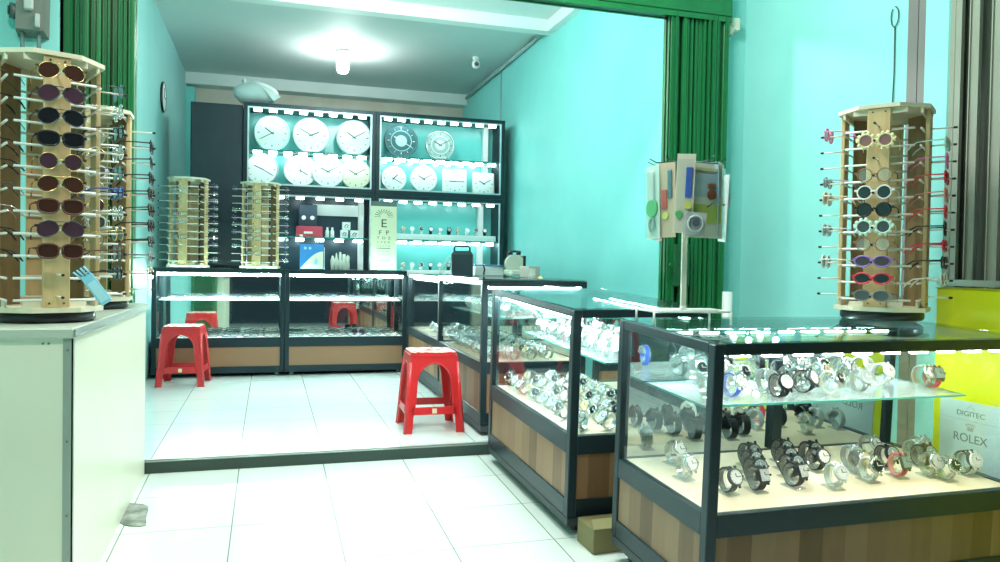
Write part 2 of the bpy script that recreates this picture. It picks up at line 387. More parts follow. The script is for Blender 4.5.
# ------------------------------------------------------------------ wall fittings
# meter box on left terrace wall
mp = at_y(34, 18, YS-.012)
t = thing('meter_box', 'grey metal meter box with a hanging cable loop high on the left wall', 'electric box', (mp.x, YS-.0125, 1.955), (0, 0, -PI/2)); t.scale = (1., .62, 1.)
b = MB(); b.add([(0, -.10, 0), (.07, -.09, .02), (.09, -.07, .30), (0, -.11, .32), (0, .10, .0), (.07, .09, .02), (.09, .07, .30), (0, .11, .32)],
                [(0, 1, 2, 3), (7, 6, 5, 4), (0, 4, 5, 1), (1, 5, 6, 2), (2, 6, 7, 3), (3, 7, 4, 0)])
b.box(0, .095, -.115, .115, .29, .36, .01)
part('box_body', b, GREYMET, t)
b = MB(); b.cyl((.03, -.08, .10), (.06, -.13, .10), .035, 16); b.cyl((.06, -.13, .1), (.065, -.14, .1), .02, 12); part('dial_knob', b, mat('dark_grey_metal', (.10, .13, .12), .4, .4), t)
b = MB(); b.box(.07, .092, -.03, .03, .1, .24, .008); b.box(.07, .088, .04, .07, .03, .09, .004); part('front_rib', b, mat('pale_grey_metal', (.5, .52, .48), .5), t)
b = MB(); b.tube([(.04, -.055, .02), (.045, -.055, -.05), (.05, -.02, -.10), (.05, .02, -.11), (.045, .05, -.07), (.04, .05, .02)], .013, 8); part('cable_loop', b, mat('grey_green_cable', (.12, .2, .18), .6), t)
# small switch box on return wall
sw = at_y(730, 28, YS)
t = thing('switch_box', 'small cream switch box on the turquoise wall right of the green gate', 'switch', (sw.x, YS, sw.z))
b = MB(); b.box(-.03, .045, -.045, 0, -.03, .05, .008); part('housing', b, CREAM, t)
b = MB(); b.box(-.045, -.005, -.05, -.005, -.06, .0, .008); part('plug', b, mat('aged_cream', (.55, .52, .40), .5), t)
b = MB(); b.tube([(.0, -.012, .05), (-.005, -.012, .12), (-.025, -.012, .2), (-.03, -.012, .34)], .007, 6); part('cable', b, mat('pale_grey_cable', (.5, .55, .55), .5), t)
# hanging wire on terrace wall
p = at_x(893, 60, XTR)
b = MB(); pts = []
for i in range(14):
    a = PI*.5 + 2*PI*i/14*.98; pts.append((XTR-.006, p.y-.01+.022*math.cos(a), 2.115+.045*math.sin(a)))
b.tube(pts, .0025, 6)
b.tube([(XTR-.006, p.y-.012, 2.07), (XTR-.006, p.y-.014, 1.85), (XTR-.006, p.y-.008, 1.7), (XTR-.006, p.y+.0, 1.5)], .0028, 6)
solo('hanging_wire', b, mat('dark_wire', (.03, .08, .08), .5), 'thin dark wire with a loop hanging down the right turquoise wall', 'wire')
# wall clock on left wall
wc = at_x(162, 97, XL)
t = thing('wall_clock', 'black rimmed round clock hung on the left wall, seen edge on', 'clock', (XL, wc.y, wc.z), (0, PI/2, 0))
b = MB(); b.lathe([(.125, 0), (.135, .006), (.135, .018), (.127, .022), (.12, .014)], 32); part('rim', b, BLACK, t)
b = MB(); b.lathe([(.122, .012), (.122, .018)], 32); part('dial', b, WHITE, t)
b = MB(); b.box(-.08, .0, -.005, .005, .0182, .021); b.box(-.004, .004, 0, .09, .0182, .021); part('hand', b, BLACK, t)
# pvc pipe stub behind the counters
b = MB(); b.lathe([(.028, 0), (.028, .30), (.03, .31), (.03, .36), (.028, .37), (.028, .90), (.02, .90), (.02, .02)], 18)
solo('drain_pipe', b, mat('white_pvc', (.72, .78, .74), .35), 'short white plastic pipe standing behind the card stand, by the green gate', 'pipe', (2.47, 3.75, zlow(3.75)))

# ------------------------------------------------------------------ display counters
def led_strip(name, parent, a, b_, n, up, size=(.07, .018), mh=.008, m=LED):
    """a row of led modules on a thin carrier from a to b_ (local), facing down"""
    a = Vector(a); b_ = Vector(b_); d = (b_-a).normalized(); L = (b_-a).length; s = Vector((0, 0, 1)).cross(d)
    mb = MB(); mb.X = Matrix(((d.x, s.x, 0, a.x), (d.y, s.y, 0, a.y), (d.z, s.z, 1, a.z), (0, 0, 0, 1)))
    mb.box(0, L, -.012, .012, -.006, 0); mb.m = 1
    for i in range(n):
        c = L*(i+.5)/n; mb.box(c-size[0]/2, c+size[0]/2, -size[1]/2, size[1]/2, -.006-mh, -.0055)
    return part(name, mb, [ALU, m], parent)
def counter(label, loc, rot, W, D, H, zg, zb, zw, zbase, mull=(), glass_sides='FLR', shelf=None, mirror='B', led=(), cast=True, floor_m=BOARD, wood_m=WOODL, group=None, toe=True):
    """glass display counter: x along W, y depth, z up from its floor contact. zg glass bottom, zb band bottom, zw wood bottom"""
    t = thing('display_counter', label, 'display case', loc, rot, group)
    P = .036
    for (x, y) in ((0, 0), (W-P, 0), (0, D-P), (W-P, D-P)):
        b = MB(); b.box(x, x+P, y, y+P, zbase, H-.004, .003); part('corner_post', b, ALU, t)
    for x in mull:
        b = MB(); b.box(x-P/2, x+P/2, .002, P-.008, zw, H-.03); part('mullion', b, ALU, t)
    def ring(name, z0, z1, th, inset=.0):
        for (x0, x1, y0, y1) in ((P, W-P, inset, th), (P, W-P, D-th, D-inset), (inset, th, P, D-P), (W-th, W-inset, P, D-P)):
            b = MB(); b.box(x0, x1, y0, y1, z0, z1, .002); part(name, b, ALU, t)
    ring('top_rail', H-.034, H-.002, .03, .001)
    ring('middle_rail', zb, zg, .03, .001)
    ring('bottom_rail', zbase, zw, .03, .001)
    if toe:
        b = MB(); b.box(.004, W-.004, .004, D-.004, zbase-.035, zbase-.004); part('toe_frame', b, mat('dark_toe', (.035, .05, .055), .5), t)
    for nm, (x0, x1, y0, y1) in (('front_panel', (P, W-P, .008, .018)), ('back_panel', (P, W-P, D-.018, D-.008)), ('side_panel', (.008, .018, P, D-P)), ('side_panel', (W-.018, W-.008, P, D-P))):
        b = MB(); b.box(x0, x1, y0, y1, zw-.005, zb+.005); part(nm, b, wood_m, t)
    b = MB(); b.box(.02, W-.02, .02, D-.02, zg-.02, zg-.004); part('display_floor', b, floor_m, t)
    G = .005
    def pane(nm, x0, x1, y0, y1, z0, z1, m=GLASS):
        b = MB(); b.box(x0, x1, y0, y1, z0, z1); return part(nm, b, m, t)
    if 'F' in glass_sides: pane('front_glass', P, W-P, .012, .012+G, zg, H-.034)
    if 'L' in glass_sides: pane('side_glass', .012, .012+G, P, D-P, zg, H-.034)
    if 'R' in glass_sides: pane('side_glass', W-.012-G, W-.012, P, D-P, zg, H-.034)
    b = MB(); b.box(.002, W-.002, .002, D-.002, H-.002, H+.004); part('glass_top', b, GLASS_TOP, t)
    if mirror == 'B':
        b = MB(); b.box(P, W-P, D-.022, D-.014, zg, H-.034); part('mirror_back', b, MIRROR, t)
    elif mirror == 'R':
        b = MB(); b.box(W-.022, W-.014, P, D-P, zg, H-.034); part('mirror_back', b, MIRROR, t)
    if shelf:
        x0, x1, y0, y1, zs = shelf[:5]
        b = MB(); e = .003; b.box(x0+e, x1-e, y0+e, y1-e, zs-.005, zs); b.m = 1
        b.box(x0, x1, y0, y0+e, zs-.006, zs+.001); b.box(x0, x1, y1-e, y1, zs-.006, zs+.001); b.box(x0, x0+e, y0, y1, zs-.006, zs+.001); b.box(x1-e, x1, y0, y1, zs-.006, zs+.001)
        part('glass_shelf', b, [CLEARB, GEDGE] if len(shelf) == 5 else [WBOARD, WHITE], t)
    for q in led: led_strip('led_strip', t, q[0], q[1], q[2], 1, *q[3:])
    if cast:
        for (x, y) in ((.06, .06), (W-.06, .06), (.06, D-.06), (W-.06, D-.06)):
            r = .026
            b = MB(); b.box(x-.016, x+.016, y-.022, y+.022, zbase-.047, zbase-.033); b.box(x-.014, x-.010, y-.015, y+.015, r, zbase-.045); b.box(x+.010, x+.014, y-.015, y+.015, r, zbase-.045)
            c = part('caster', b, RAILM, t)
            b = MB(); b.cyl((x-.009, y, r), (x+.009, y, r), r, 16); part('wheel', b, RUBBER, c)
    return t

def lay(o, p): return o.matrix_basis @ Vector(p)
def basis(loc, rot): return Matrix.LocRotScale(Vector(loc), Euler(rot), None)
# nearest case
C1 = dict(loc=(1.222, 1.948, zlow(1.948)+.008), rot=(SLOPE, 0, .005)); W1, D1, H1 = 1.227, .62, .885
c1 = counter('nearest glass watch counter on casters, full of watches, under the round sunglasses rack', C1['loc'], C1['rot'], W1, D1, H1, .378, .31, .15, .088,
             shelf=(.10, W1-.06, .20, D1-.03, .655), led=[((.06, D1-.06, H1-.036), (W1-.06, D1-.06, H1-.036), 10), ((.06, .045, H1-.036), (W1-.06, .045, H1-.036), 10, (.06, .016), .006, LED_W)])
B1 = basis(**C1)
xm = (B1.inverted() @ at_y(769, 400, 2.56)).x
for x in (xm,):
    b = MB(); b.box(x-.02, x+.02, D1-.045, D1-.0225, .378, H1-.034); part('mullion', b, ALU, c1)
# middle case, long side facing the customers (-x)
C2 = dict(loc=(1.130, 2.783, zlow(2.783)+.004), rot=(SLOPE, 0, .022)); W2, D2, H2 = .62, 1.06, .90
c2 = counter('middle glass watch counter on casters, between the nearest counter and the step', C2['loc'], C2['rot'], W2, D2, H2, .40, .325, .145, .075,
             wood_m=WOODR, mirror='R', shelf=(.16, W2-.03, .04, D2-.04, .68), led=[((W2-.07, .06, H2-.036), (W2-.07, D2-.06, H2-.036), 9), ((.045, .06, H2-.036), (.045, D2-.06, H2-.036), 9)])  # strip under the left rail is added to brighten the display floor
B2 = basis(**C2)
# third counter beyond the step (two lengths)
C3 = dict(loc=(1.142, 4.12, 0), rot=(0, 0, -.015)); W3, D3, H3 = .63, 1.25, .88
c3 = counter('glass counter of strap watches behind the red stool, just beyond the step', C3['loc'], C3['rot'], W3, D3, H3, .415, .35, .13, .06,
             wood_m=WOODR, mirror='R', shelf=(.10, W3-.03, .04, D3-.04, .66), led=[((.05, .045, H3-.036), (W3-.05, .045, H3-.036), 14), ((W3-.07, .06, H3-.036), (W3-.07, D3-.06, H3-.036), 9)])
B3 = basis(**C3)
C4 = dict(loc=(1.17, 5.385, 0), rot=(0, 0, 0)); W4, D4 = .60, 1.30
c4 = counter('far glass counter in the corner, joining the back counters to the watch counter', C4['loc'], C4['rot'], W4, D4, H3, .415, .35, .13, .06,
             wood_m=WOODR, mirror='R', shelf=(.10, W4-.03, .04, D4-.04, .70), led=[((.05, .06, H3-.036), (.05, D4-.06, H3-.036), 9)])
B4 = basis(**C4)
CA = dict(loc=(-.905, 6.70, 0), rot=(0, 0, 0)); WA, DA, HA = 1.035, .5, .90
ca = counter('back left glass counter of eyeglasses, behind the smaller red stool', CA['loc'], CA['rot'], WA, DA, HA, .325, .245, .085, .03,
             shelf=(.04, WA-.04, .10, DA-.03, .635, 1), led=[((.03, DA-.06, HA-.04), (WA-.03, DA-.06, HA-.04), 7), ((.03, .05, HA-.036), (WA-.03, .05, HA-.036), 8, (.115, .022), .020, LED_F)], wood_m=WOODB, floor_m=WBOARD, cast=False, toe=False)  # rear led strip added to lift shelf and floor brightness
BA = basis(**CA)
CB = dict(loc=(.132, 6.70, 0), rot=(0, 0, 0)); WB = 1.035
cb = counter('back right glass counter of eyeglasses, with the eye chart on top', CB['loc'], CB['rot'], WB, DA, HA, .325, .245, .085, .03,
             shelf=(.04, WB-.04, .10, DA-.03, .635, 1), led=[((.03, DA-.06, HA-.04), (WB-.03, DA-.06, HA-.04), 7), ((.03, .05, HA-.036), (WB-.03, .05, HA-.036), 8, (.115, .022), .020, LED_F)], wood_m=WOODB, floor_m=WBOARD, cast=False, toe=False)  # rear led strip added here too, for a brighter inside
BB = basis(**CB)
for o, W in ((ca, WA), (cb, WB)):
    for x in (.06, W-.06):
        b = MB(); b.blob((x, .05, .016), (.022, .022, .016), 12, 6); part('foot', b, RAILM, o)
# led spots in nearest and middle counters; the lowest is added as reflected glare
for B, pts in ((c1, ((.50, D1-.07, H1-.075), (.62, D1-.07, H1-.075), (.56, D1-.05, .60))), (c2, ((.07, .10, H2-.07), (.14, .10, H2-.07)))):
    for q in pts:
        b = MB(); b.blob(q, (.012, .012, .012), 12, 8); b.m = 1; b.cyl((q[0], q[1], q[2]+.01), (q[0], q[1], q[2]+.035), .008, 10); part('bulb_glare_spot', b, [LED_S, SILVER], B)

# cream counter at left
t = thing('front_counter', 'cream panelled counter at the left carrying the tall sunglasses racks', 'counter', (0, 0, 0))
XF0, XF1, YF0, YF1, ZT = XTL+.005, -.555, 2.52, 3.93, .755
zf = zlow
b = MB(); b.add([(XF0, YF0, zf(YF0)), (XF1, YF0, zf(YF0)), (XF1, YF1, zf(YF1)), (XF0, YF1, zf(YF1)), (XF0, YF0, ZT-.03), (XF1, YF0, ZT-.03), (XF1, YF1, ZT-.03), (XF0, YF1, ZT-.03)],
                [(0, 3, 2, 1), (4, 5, 6, 7), (0, 1, 5, 4), (1, 2, 6, 5), (2, 3, 7, 6), (3, 0, 4, 7)])
part('body', b, CREAMPANEL, t)
b = MB(); b.box(XF0, XF1+.008, YF0-.012, YF1+.025, ZT-.03, ZT, .004); b.m = 1; b.box(XF1+.0085, XF1+.012, YF0-.01, YF1+.025, ZT-.028, ZT-.003); part('worktop', b, [mat('grey_cream_top', (.50, .55, .46), .3), RAILM], t)
b = MB(); b.box(XF1-.022, XF1+.004, YF0-.004, YF0+.002, zf(YF0), ZT-.031); b.box(XF1+.0005, XF1+.004, YF0-.004, YF0+.018, zf(YF0), ZT-.031)
b.m = 1
for zz in (.69, .42, .2): b.cyl((XF1-.010, YF0-.006, zz), (XF1-.010, YF0-.003, zz), .004, 8)
part('corner_trim', b, [mat('grey_edge_strip', (.36, .40, .35), .4, .3), GREYMET], t)
b = MB()
for xx in (XF1-.06, XF1-.075, XF1-.29, XF1-.31): b.cyl((xx, YF0-.0015, .71), (xx, YF0+.001, .71), .0035, 8)
part('screw', b, GREYMET, t)
# stain of old cement by the counter
b = MB(); pts = []
for i in range(18):
    a = 2*PI*i/18; pts.append((.07*math.cos(a)*(1+.25*math.sin(3*a)), .17*math.sin(a)*(1+.2*math.cos(2*a+1))))
b.prism(pts, 0, .004)
solo('cement_lump', b, noisy('old_cement', (.12, .14, .12), (.34, .37, .32), 14, .9), 'dried grey cement patch on the floor beside the cream counter', 'cement', (-.535, 3.40, zlow(3.40)), (SLOPE, 0, .3))

# yellow stall panel with the poster, far right
t = thing('yellow_cabinet', 'bright yellow cabinet at the right edge, beside the nearest watch counter', 'cabinet', (0, 0, 0))
b = MB(); b.box(2.53, 2.60, 1.3, 2.40, zlow(1.3)+.0, .90, .004); part('body', b, YELLOW, t)
b = MB(); b.box(2.528, 2.602, 1.29, 2.402, .9, .905); part('top_edge', b, mat('yellow_edge', (.45, .45, .02), .5), t)
t = thing('brand_poster', 'pale blue poster of watch brand names stuck on the yellow cabinet', 'poster', (2.527, 2.36, 0), (PI/2, 0, -PI/2))
PZ1 = .478
b = MB(); b.box(0, .62, .20, PZ1, 0, .002); part('sheet', b, mat('pale_blue_paper', (.62, .78, .80), .4), t)
INK = mat('grey_ink', (.16, .22, .25), .5)
text('lettering', 'DIGITEC', .027, t, (.135, .423, .0025), (0, 0, 0), INK, sx=1.2)
b = MB(); b.box(.0, .62, .406, .4075, .002, .0026); part('rule_line', b, mat('pale_ink', (.4, .5, .52), .5), t)
text('lettering', 'ROLEX', .045, t, (.135, .325, .0025), (0, 0, 0), INK, sx=1.05)
b = MB(); cx, cy = .135, .372
for k in range(5):
    a = (k-2)*.33; dx = .024*math.sin(a)*1.2; dy = .022*math.cos(a); u = (k-2)*.004
    b.add([(cx-.004+u, cy, .002), (cx+.004+u, cy, .002), (cx+dx, cy+dy, .002), (cx-.004+u, cy, .0028), (cx+.004+u, cy, .0028), (cx+dx, cy+dy, .0028)], [(2, 1, 0), (3, 4, 5), (0, 1, 4, 3), (1, 2, 5, 4), (2, 0, 3, 5)])
    b.cyl((cx+dx, cy+dy, .002), (cx+dx, cy+dy, .003), .0035, 8)
b.box(cx-.012, cx+.012, cy-.004, cy, .002, .0028)
part('crown_emblem', b, mat('pale_gold_ink', (.42, .46, .40), .5), t)
b = MB()
for k in range(5): b.cyl((cx+(k-2)*.008, .451+.006*(2-abs(k-2)), .002), (cx+(k-2)*.008, .451+.006*(2-abs(k-2)), .0028), .004, 8)
part('small_emblem', b, mat('faint_ink', (.45, .60, .62), .5), t)

# ------------------------------------------------------------------ sunglasses
def outline(kind, n=20):
    """lens outline for the right lens, centred on the lens, metres"""
    pts = []
    for i in range(n):
        a = 2*PI*i/n; c, s = math.cos(a), math.sin(a)
        if kind == 'aviator':
            x = .029*c; y = .025*s
            if s < 0: x += -.004*s*-1*(-1) ; y *= 1.05
            x += .004*(-s)*(.6)
        elif kind == 'round': x, y = .0255*c, .0255*s
        elif kind == 'flower': x, y = .022*c, .022*s
        elif kind == 'oval': x, y = .029*c, .0205*s
        elif kind == 'rect':
            x = .029*math.copysign(abs(c)**.55, c); y = .0185*math.copysign(abs(s)**.55, s)
        else:  # wayfarer
            x = .029*math.copysign(abs(c)**.7, c); y = .0225*math.copysign(abs(s)**.7, s); x *= 1+.06*s
        pts.append((x, y))
    return pts
def make_shades(name, kind, fm, lm, thin=.0016, tm=None, folded=False):
    """eyewear prototype as (frame mesh, lens meshes, temple meshes); origin at the bridge, facing -y, temples to +y"""
    cx = .034
    fr = MB()
    for s in (-1, 1):
        o = outline(kind)
        if kind == 'flower':
            fr.tube([(s*cx+x*1.12, -.001, y*1.12) for x, y in o], .0035, 6, True)
            for k in range(10):
                a = 2*PI*k/10; fr.blob((s*cx+.029*math.cos(a), -.001, .029*math.sin(a)), (.0075, .003, .0075), 8, 5)
        else: fr.tube([(s*cx+s*x, 0, y) for x, y in o], thin, 6, True)
    zb = .008 if kind in ('aviator', 'rect', 'way') else .002
    ih = cx-max(x for x, y in outline(kind))
    fr.tube([(-ih-.003, 0, zb), (0, -.003, zb+.004), (ih+.003, 0, zb)], thin*1.1, 6)
    if kind == 'aviator': fr.tube([(-cx*.75, -.001, .022), (0, -.003, .022), (cx*.75, -.001, .022)], thin, 6)
    for s in (-1, 1): fr.box(min(s*.061, s*.071), max(s*.061, s*.071), -.002, .004, .004, .012)
    ls = []
    for s in (-1, 1):
        m = MB(); o = [(s*cx+s*x*.97, y*.97) for x, y in outline(kind)]
        if s < 0: o = o[::-1]
        m.X = Matrix(((1, 0, 0, 0), (0, 0, -1, .0008), (0, 1, 0, 0), (0, 0, 0, 1)))
        m.prism(o, 0, .0016); ls.append(m.mesh('lens', lm))
    ts = []
    for s in (-1, 1):
        m = MB(); m.tube([(s*.069, .002, .008), (s*.070, .05, .008), (s*.068, .095, .006), (s*.066, .118, -.008), (s*.065, .132, -.026)], [.0022, .002, .002, .0026, .002], 6, flat=.6 if thin < .002 else 1.2)
        ts.append(m.mesh('temple', tm or fm))
    return (fr.mesh('frame', fm), ls, ts)
def shades_thing(name, P, label, loc, rot, group, scale=1., ):
    t = thing(name, label, 'sunglasses', loc, rot, group)
    link('frame', P[0], t)
    for l in P[1]: link('lens', l, t)
    for l in P[2]: link('temple', l, t)
    t.scale = (scale,)*3
    return t
def lensmat(name, c): return mat(name, c, .06, .0, coat=.6)
L_BLK = lensmat('lens_black', (.012, .013, .016)); L_BRN = lensmat('lens_brown', (.055, .022, .015)); L_PUR = lensmat('lens_plum', (.06, .03, .045)); L_GRN = lensmat('lens_green', (.02, .06, .055)); L_SMK = lensmat('lens_smoke', (.07, .075, .08)); L_PNK = lensmat('lens_pink', (.30, .12, .12)); L_CLR = acrylic('lens_clear', (.93, .97, .96), .12, (.8, .85, .82))
F = lambda n, c: mat('frame_'+n, c, .3)
PROT = {
 'dark aviator': make_shades('a', 'aviator', STEEL_D, L_BLK), 'brown aviator': make_shades('a', 'aviator', GOLD, L_BRN),
 'plum aviator': make_shades('a', 'aviator', STEEL_D, L_PUR), 'green lensed round': make_shades('a', 'round', SILVER, L_GRN),
 'black square': make_shades('a', 'way', F('black', (.012, .012, .014)), L_BLK, .003), 'brown square': make_shades('a', 'way', F('brown', (.12, .05, .03)), L_BRN, .003),
 'gold rimmed round': make_shades('a', 'round', GOLD, L_PUR), 'black oval': make_shades('a', 'oval', F('black2', (.015, .015, .02)), L_BLK, .0028),
 'blue oval': make_shades('a', 'oval', F('blue', (.03, .06, .32)), L_BLK, .003), 'clear rimmed round': make_shades('a', 'round', SILVER, L_CLR, .0018),
 'cream flower': make_shades('a', 'flower', F('cream', (.85, .78, .42)), L_PNK), 'mint flower': make_shades('a', 'flower', F('mint', (.62, .88, .75)), L_SMK),
 'white round': make_shades('a', 'round', F('white', (.85, .85, .82)), L_BLK, .0032), 'black round': make_shades('a', 'round', F('black3', (.012, .012, .014)), L_BLK, .0032),
 'brown round': make_shades('a', 'round', F('tan', (.30, .17, .08)), L_CLR, .0022), 'purple bow': make_shades('a', 'oval', F('purple', (.32, .16, .55)), L_PUR, .0032),
 'red oval': make_shades('a', 'oval', F('red', (.75, .03, .08)), L_BLK, .0036), 'smoke oval': make_shades('a', 'oval', F('smoke', (.20, .19, .20)), L_SMK, .0025),
 'pink round': make_shades('a', 'round', F('pink', (.75, .20, .45)), L_PNK, .0036), 'mint square': make_shades('a', 'way', F('mintsq', (.62, .88, .80)), L_SMK, .0036),
 'red square': make_shades('a', 'way', F('redsq', (.80, .05, .06)), L_BLK, .0036), 'coral round': make_shades('a', 'round', F('coral', (.85, .30, .25)), L_PNK, .0034),
 'silver square': make_shades('a', 'way', F('silver', (.6, .62, .64)), L_SMK, .0028), 'grey rimmed oval': make_shades('a', 'oval', F('grey', (.30, .30, .36)), L_SMK, .003),
 'orange square': make_shades('a', 'way', F('orange', (.80, .25, .10)), L_PNK, .0034), 'beige round': make_shades('a', 'round', F('beige', (.75, .62, .45)), L_PNK, .0034),
}
SHP = {}
def shades(kind, label, loc, rz, group, scale=1., flip=False, tilt=0.):
    rot = (tilt, PI if flip else 0, rz)
    if kind not in SHP:
        t = shades_thing('sunglasses', PROT[kind], label, loc, rot, group, scale); SHP[kind] = t
        KIDS[t.name] = [(c, []) for c in kids(t)]
        return t
    return dup(SHP[kind], label, loc, rot, group, scale)

def rack(label, loc, rz, half, H, n, z0, dz, peg=.085, bw=.06, core=.6, base=True, cut=.28):
    """square spinning rack with cut corners: plates, four face boards with a centre peg per row, rods across, core board"""
    t = thing('sunglasses_rack', label, 'rack', loc, (0, 0, rz))
    if base:
        b = MB(); b.lathe([(half*.95, 0), (half*1.0, .008), (half*1.0, .026), (half*.93, .034)], 32); part('turntable', b, BLACK, t)
        zb = .034
    else: zb = .0
    h = half*1.08; c = h*cut*2
    poly = [(-h+c, -h), (h-c, -h), (h, -h+c), (h, h-c), (h-c, h), (-h+c, h), (-h, h-c), (-h, -h+c)]
    b = MB(); b.prism(poly, zb, zb+.016); part('bottom_plate', b, PLATE, t)
    b = MB(); b.prism(poly, H-.014, H); part('top_plate', b, PLATE, t)
    b = MB(); b.box(-half*.62, half*.62, -half*.93, -half*.87, 0, .02); bt = b.mesh('edge_batten', PLATE)
    for k in range(4):
        for z in (zb+.016, H-.034): o = link('edge_batten', bt, t); o.location = (0, 0, z); o.rotation_euler = (0, 0, k*PI/2)
    b = MB(); b.box(-half*.32, half*.32, -half*.92, -half*.88, zb+.016, H-.014); bt = b.mesh('corner_board', PINE_D)
    for k in (1, 2): o = link('corner_board', bt, t); o.rotation_euler = (0, 0, k*PI/2+PI/4)
    b = MB(); b.cyl((0, 0, zb+.016), (0, 0, H-.014), .012, 10); part('spindle', b, PINE_D, t)
    pm = rm = None
    for k in range(4):
        b = MB(); b.box(-bw/2, bw/2, -half-.006, -half+.008, zb+.016, H-.014, .002)
        b.m = 1
        for zz in (zb+.03, H-.028):
            for xx in (-bw*.27, bw*.27): b.cyl((xx, -half-.0085, zz), (xx, -half-.005, zz), .003, 8)
        o = part('board', b, [PINE, STEEL_D], t); o.rotation_euler = (0, 0, k*PI/2)
        for r in range(n):
            z = z0+r*dz
            if pm is None:
                b = MB(); b.tube([(0, -half-.004, 0), (0, -half-peg+.012, 0)], .0028, 8); b.m = 1; b.tube([(0, -half-peg+.012, 0), (0, -half-peg, 0)], .0042, 8); pm = b.mesh('peg', [PEGW, RUBBER])
                b = MB(); b.tube([(-half*.80, -half+.0125, 0), (half*.80, -half+.0125, 0)], .004, 6); rm = b.mesh('rod', PEGW)
            o = link('peg', pm, t); o.location = (0, 0, z); o.rotation_euler = (0, 0, k*PI/2)
            o = link('rod', rm, t); o.location = (0, 0, z-.012); o.rotation_euler = (0, 0, k*PI/2)
    def spot(face, row, off=.055):
        a = rz+face*PI/2; z = z0+row*dz+.004
        return (loc[0]+math.sin(a)*(half+off), loc[1]-math.cos(a)*(half+off), loc[2]+z), a
    return spot
SIDE = {0: 'front', 1: 'right', 2: 'back', 3: 'left'}
def fill(spot, face, plan, rackname, group, n, scale=1., off=.055, flip=()):
    for row, kind in plan.items():
        p, a = spot(face, row, off)
        lab = '%s sunglasses in the %s row, %s side of the %s' % (kind, ORD[n-1-row], SIDE[face], rackname)
        shades(kind, lab, p, a + random.uniform(-.06, .06), group, scale, tilt=random.uniform(-.08, .02))
# tall near left rack
HL = .845
RL = (-.695, 2.82, .7552)
sp = rack('tall near left sunglasses rack with black turntable on the cream counter', RL, .42, .142, HL, 11, .085, .0685, peg=.10, bw=.075)
fill(sp, 0, {10: 'brown aviator', 9: 'plum aviator', 8: 'dark aviator', 7: 'black square', 6: 'gold rimmed round', 5: 'brown aviator', 4: 'brown square', 3: 'plum aviator', 2: 'brown square'}, 'near left rack', 'sunglasses on the tall near left rack', 11, .98, .06)
fill(sp, 3, {10: 'dark aviator', 9: 'black oval', 8: 'dark aviator', 7: 'black square', 6: 'black oval', 5: 'dark aviator', 4: 'clear rimmed round', 3: 'black square', 2: 'black oval'}, 'near left rack', 'sunglasses on the tall near left rack', 11, .98, .06)
fill(sp, 1, {10: 'dark aviator', 9: 'clear rimmed round', 8: 'black square', 7: 'clear rimmed round', 6: 'dark aviator', 5: 'blue oval', 4: 'clear rimmed round', 3: 'gold rimmed round', 2: 'brown square', 1: 'black square'}, 'near left rack', 'sunglasses on the tall near left rack', 11, .98, .07)
# second left rack behind
R2 = (-.695, 3.52, .7552)
sp = rack('second sunglasses rack on the cream counter, behind the tall near one', R2, .05, .13, .815, 11, .08, .066, peg=.10, bw=.065)
fill(sp, 0, {9: 'clear rimmed round', 8: 'gold rimmed round', 7: 'silver square', 6: 'clear rimmed round', 5: 'gold rimmed round', 4: 'silver square', 3: 'brown round', 2: 'clear rimmed round'}, 'second left rack', 'sunglasses on the second left rack', 11, 1.05)
fill(sp, 1, {9: 'black square', 8: 'black oval', 7: 'black square', 6: 'black square', 5: 'black square', 4: 'black square', 3: 'black oval', 2: 'smoke oval', 1: 'gold rimmed round'}, 'second left rack', 'sunglasses on the second left rack', 11, 1.1, .085)
# round-the-corner rack on the nearest case
z1 = (B1 @ Vector((.95, .60, H1+.004))).z
RR = (2.27, 2.405, z1+.001)
sp = rack('small children sunglasses rack with colourful frames on the nearest glass counter', RR, -.92, .147, .80, 11, .09, .0628, peg=.09, bw=.078)
fill(sp, 0, {9: 'cream flower', 7: 'brown round', 6: 'white round', 5: 'black round', 4: 'mint flower', 3: 'brown round', 2: 'purple bow', 1: 'red oval', 0: 'smoke oval'}, 'small right rack', 'sunglasses on the small right rack', 11, .95, .06)
fill(sp, 1, {9: 'mint square', 8: 'pink round', 7: 'red square', 6: 'coral round', 5: 'red square', 4: 'black round', 3: 'red oval', 2: 'black square', 1: 'white round'}, 'small right rack', 'sunglasses on the small right rack', 11, .95, .06)
fill(sp, 3, {10: 'pink round', 7: 'grey rimmed oval', 6: 'beige round', 4: 'silver square', 2: 'white round'}, 'small right rack', 'sunglasses on the small right rack', 11, .95, .06)
# two racks on the back counter
zB = HA+.005
# small eyeglasses for the far racks: one mesh each
def far_mesh(fm, tmx):
    m = MB()
    for s in (-1, 1): m.tube([(s*.034+x, 0, y) for x, y in outline('rect', 14)], .002, 5, True)
    m.tube([(-.006, 0, .006), (.006, 0, .006)], .002, 5)
    for s in (-1, 1): m.tube([(s*.066, 0, .008), (s*.068, .06, .008), (s*.066, .12, -.006)], .0018, 5)
    m.m = 1
    for s in (-1, 1):
        o = [(s*.034+x*.95, y*.95) for x, y in outline('rect', 14)]
        X = m.X; m.X = Matrix(((1, 0, 0, 0), (0, 0, -1, .0008), (0, 1, 0, 0), (0, 0, 0, 1))); m.prism(o, 0, .001); m.X = X
    return m.mesh('eyeglasses', [fm, tmx])
FM = {'black framed': far_mesh(F('blackfar', (.015, .015, .02)), L_CLR), 'silver framed': far_mesh(SILVER, L_CLR), 'navy framed': far_mesh(F('navy', (.02, .04, .12)), L_CLR), 'brown framed': far_mesh(F('brownfar', (.12, .06, .03)), L_CLR)}
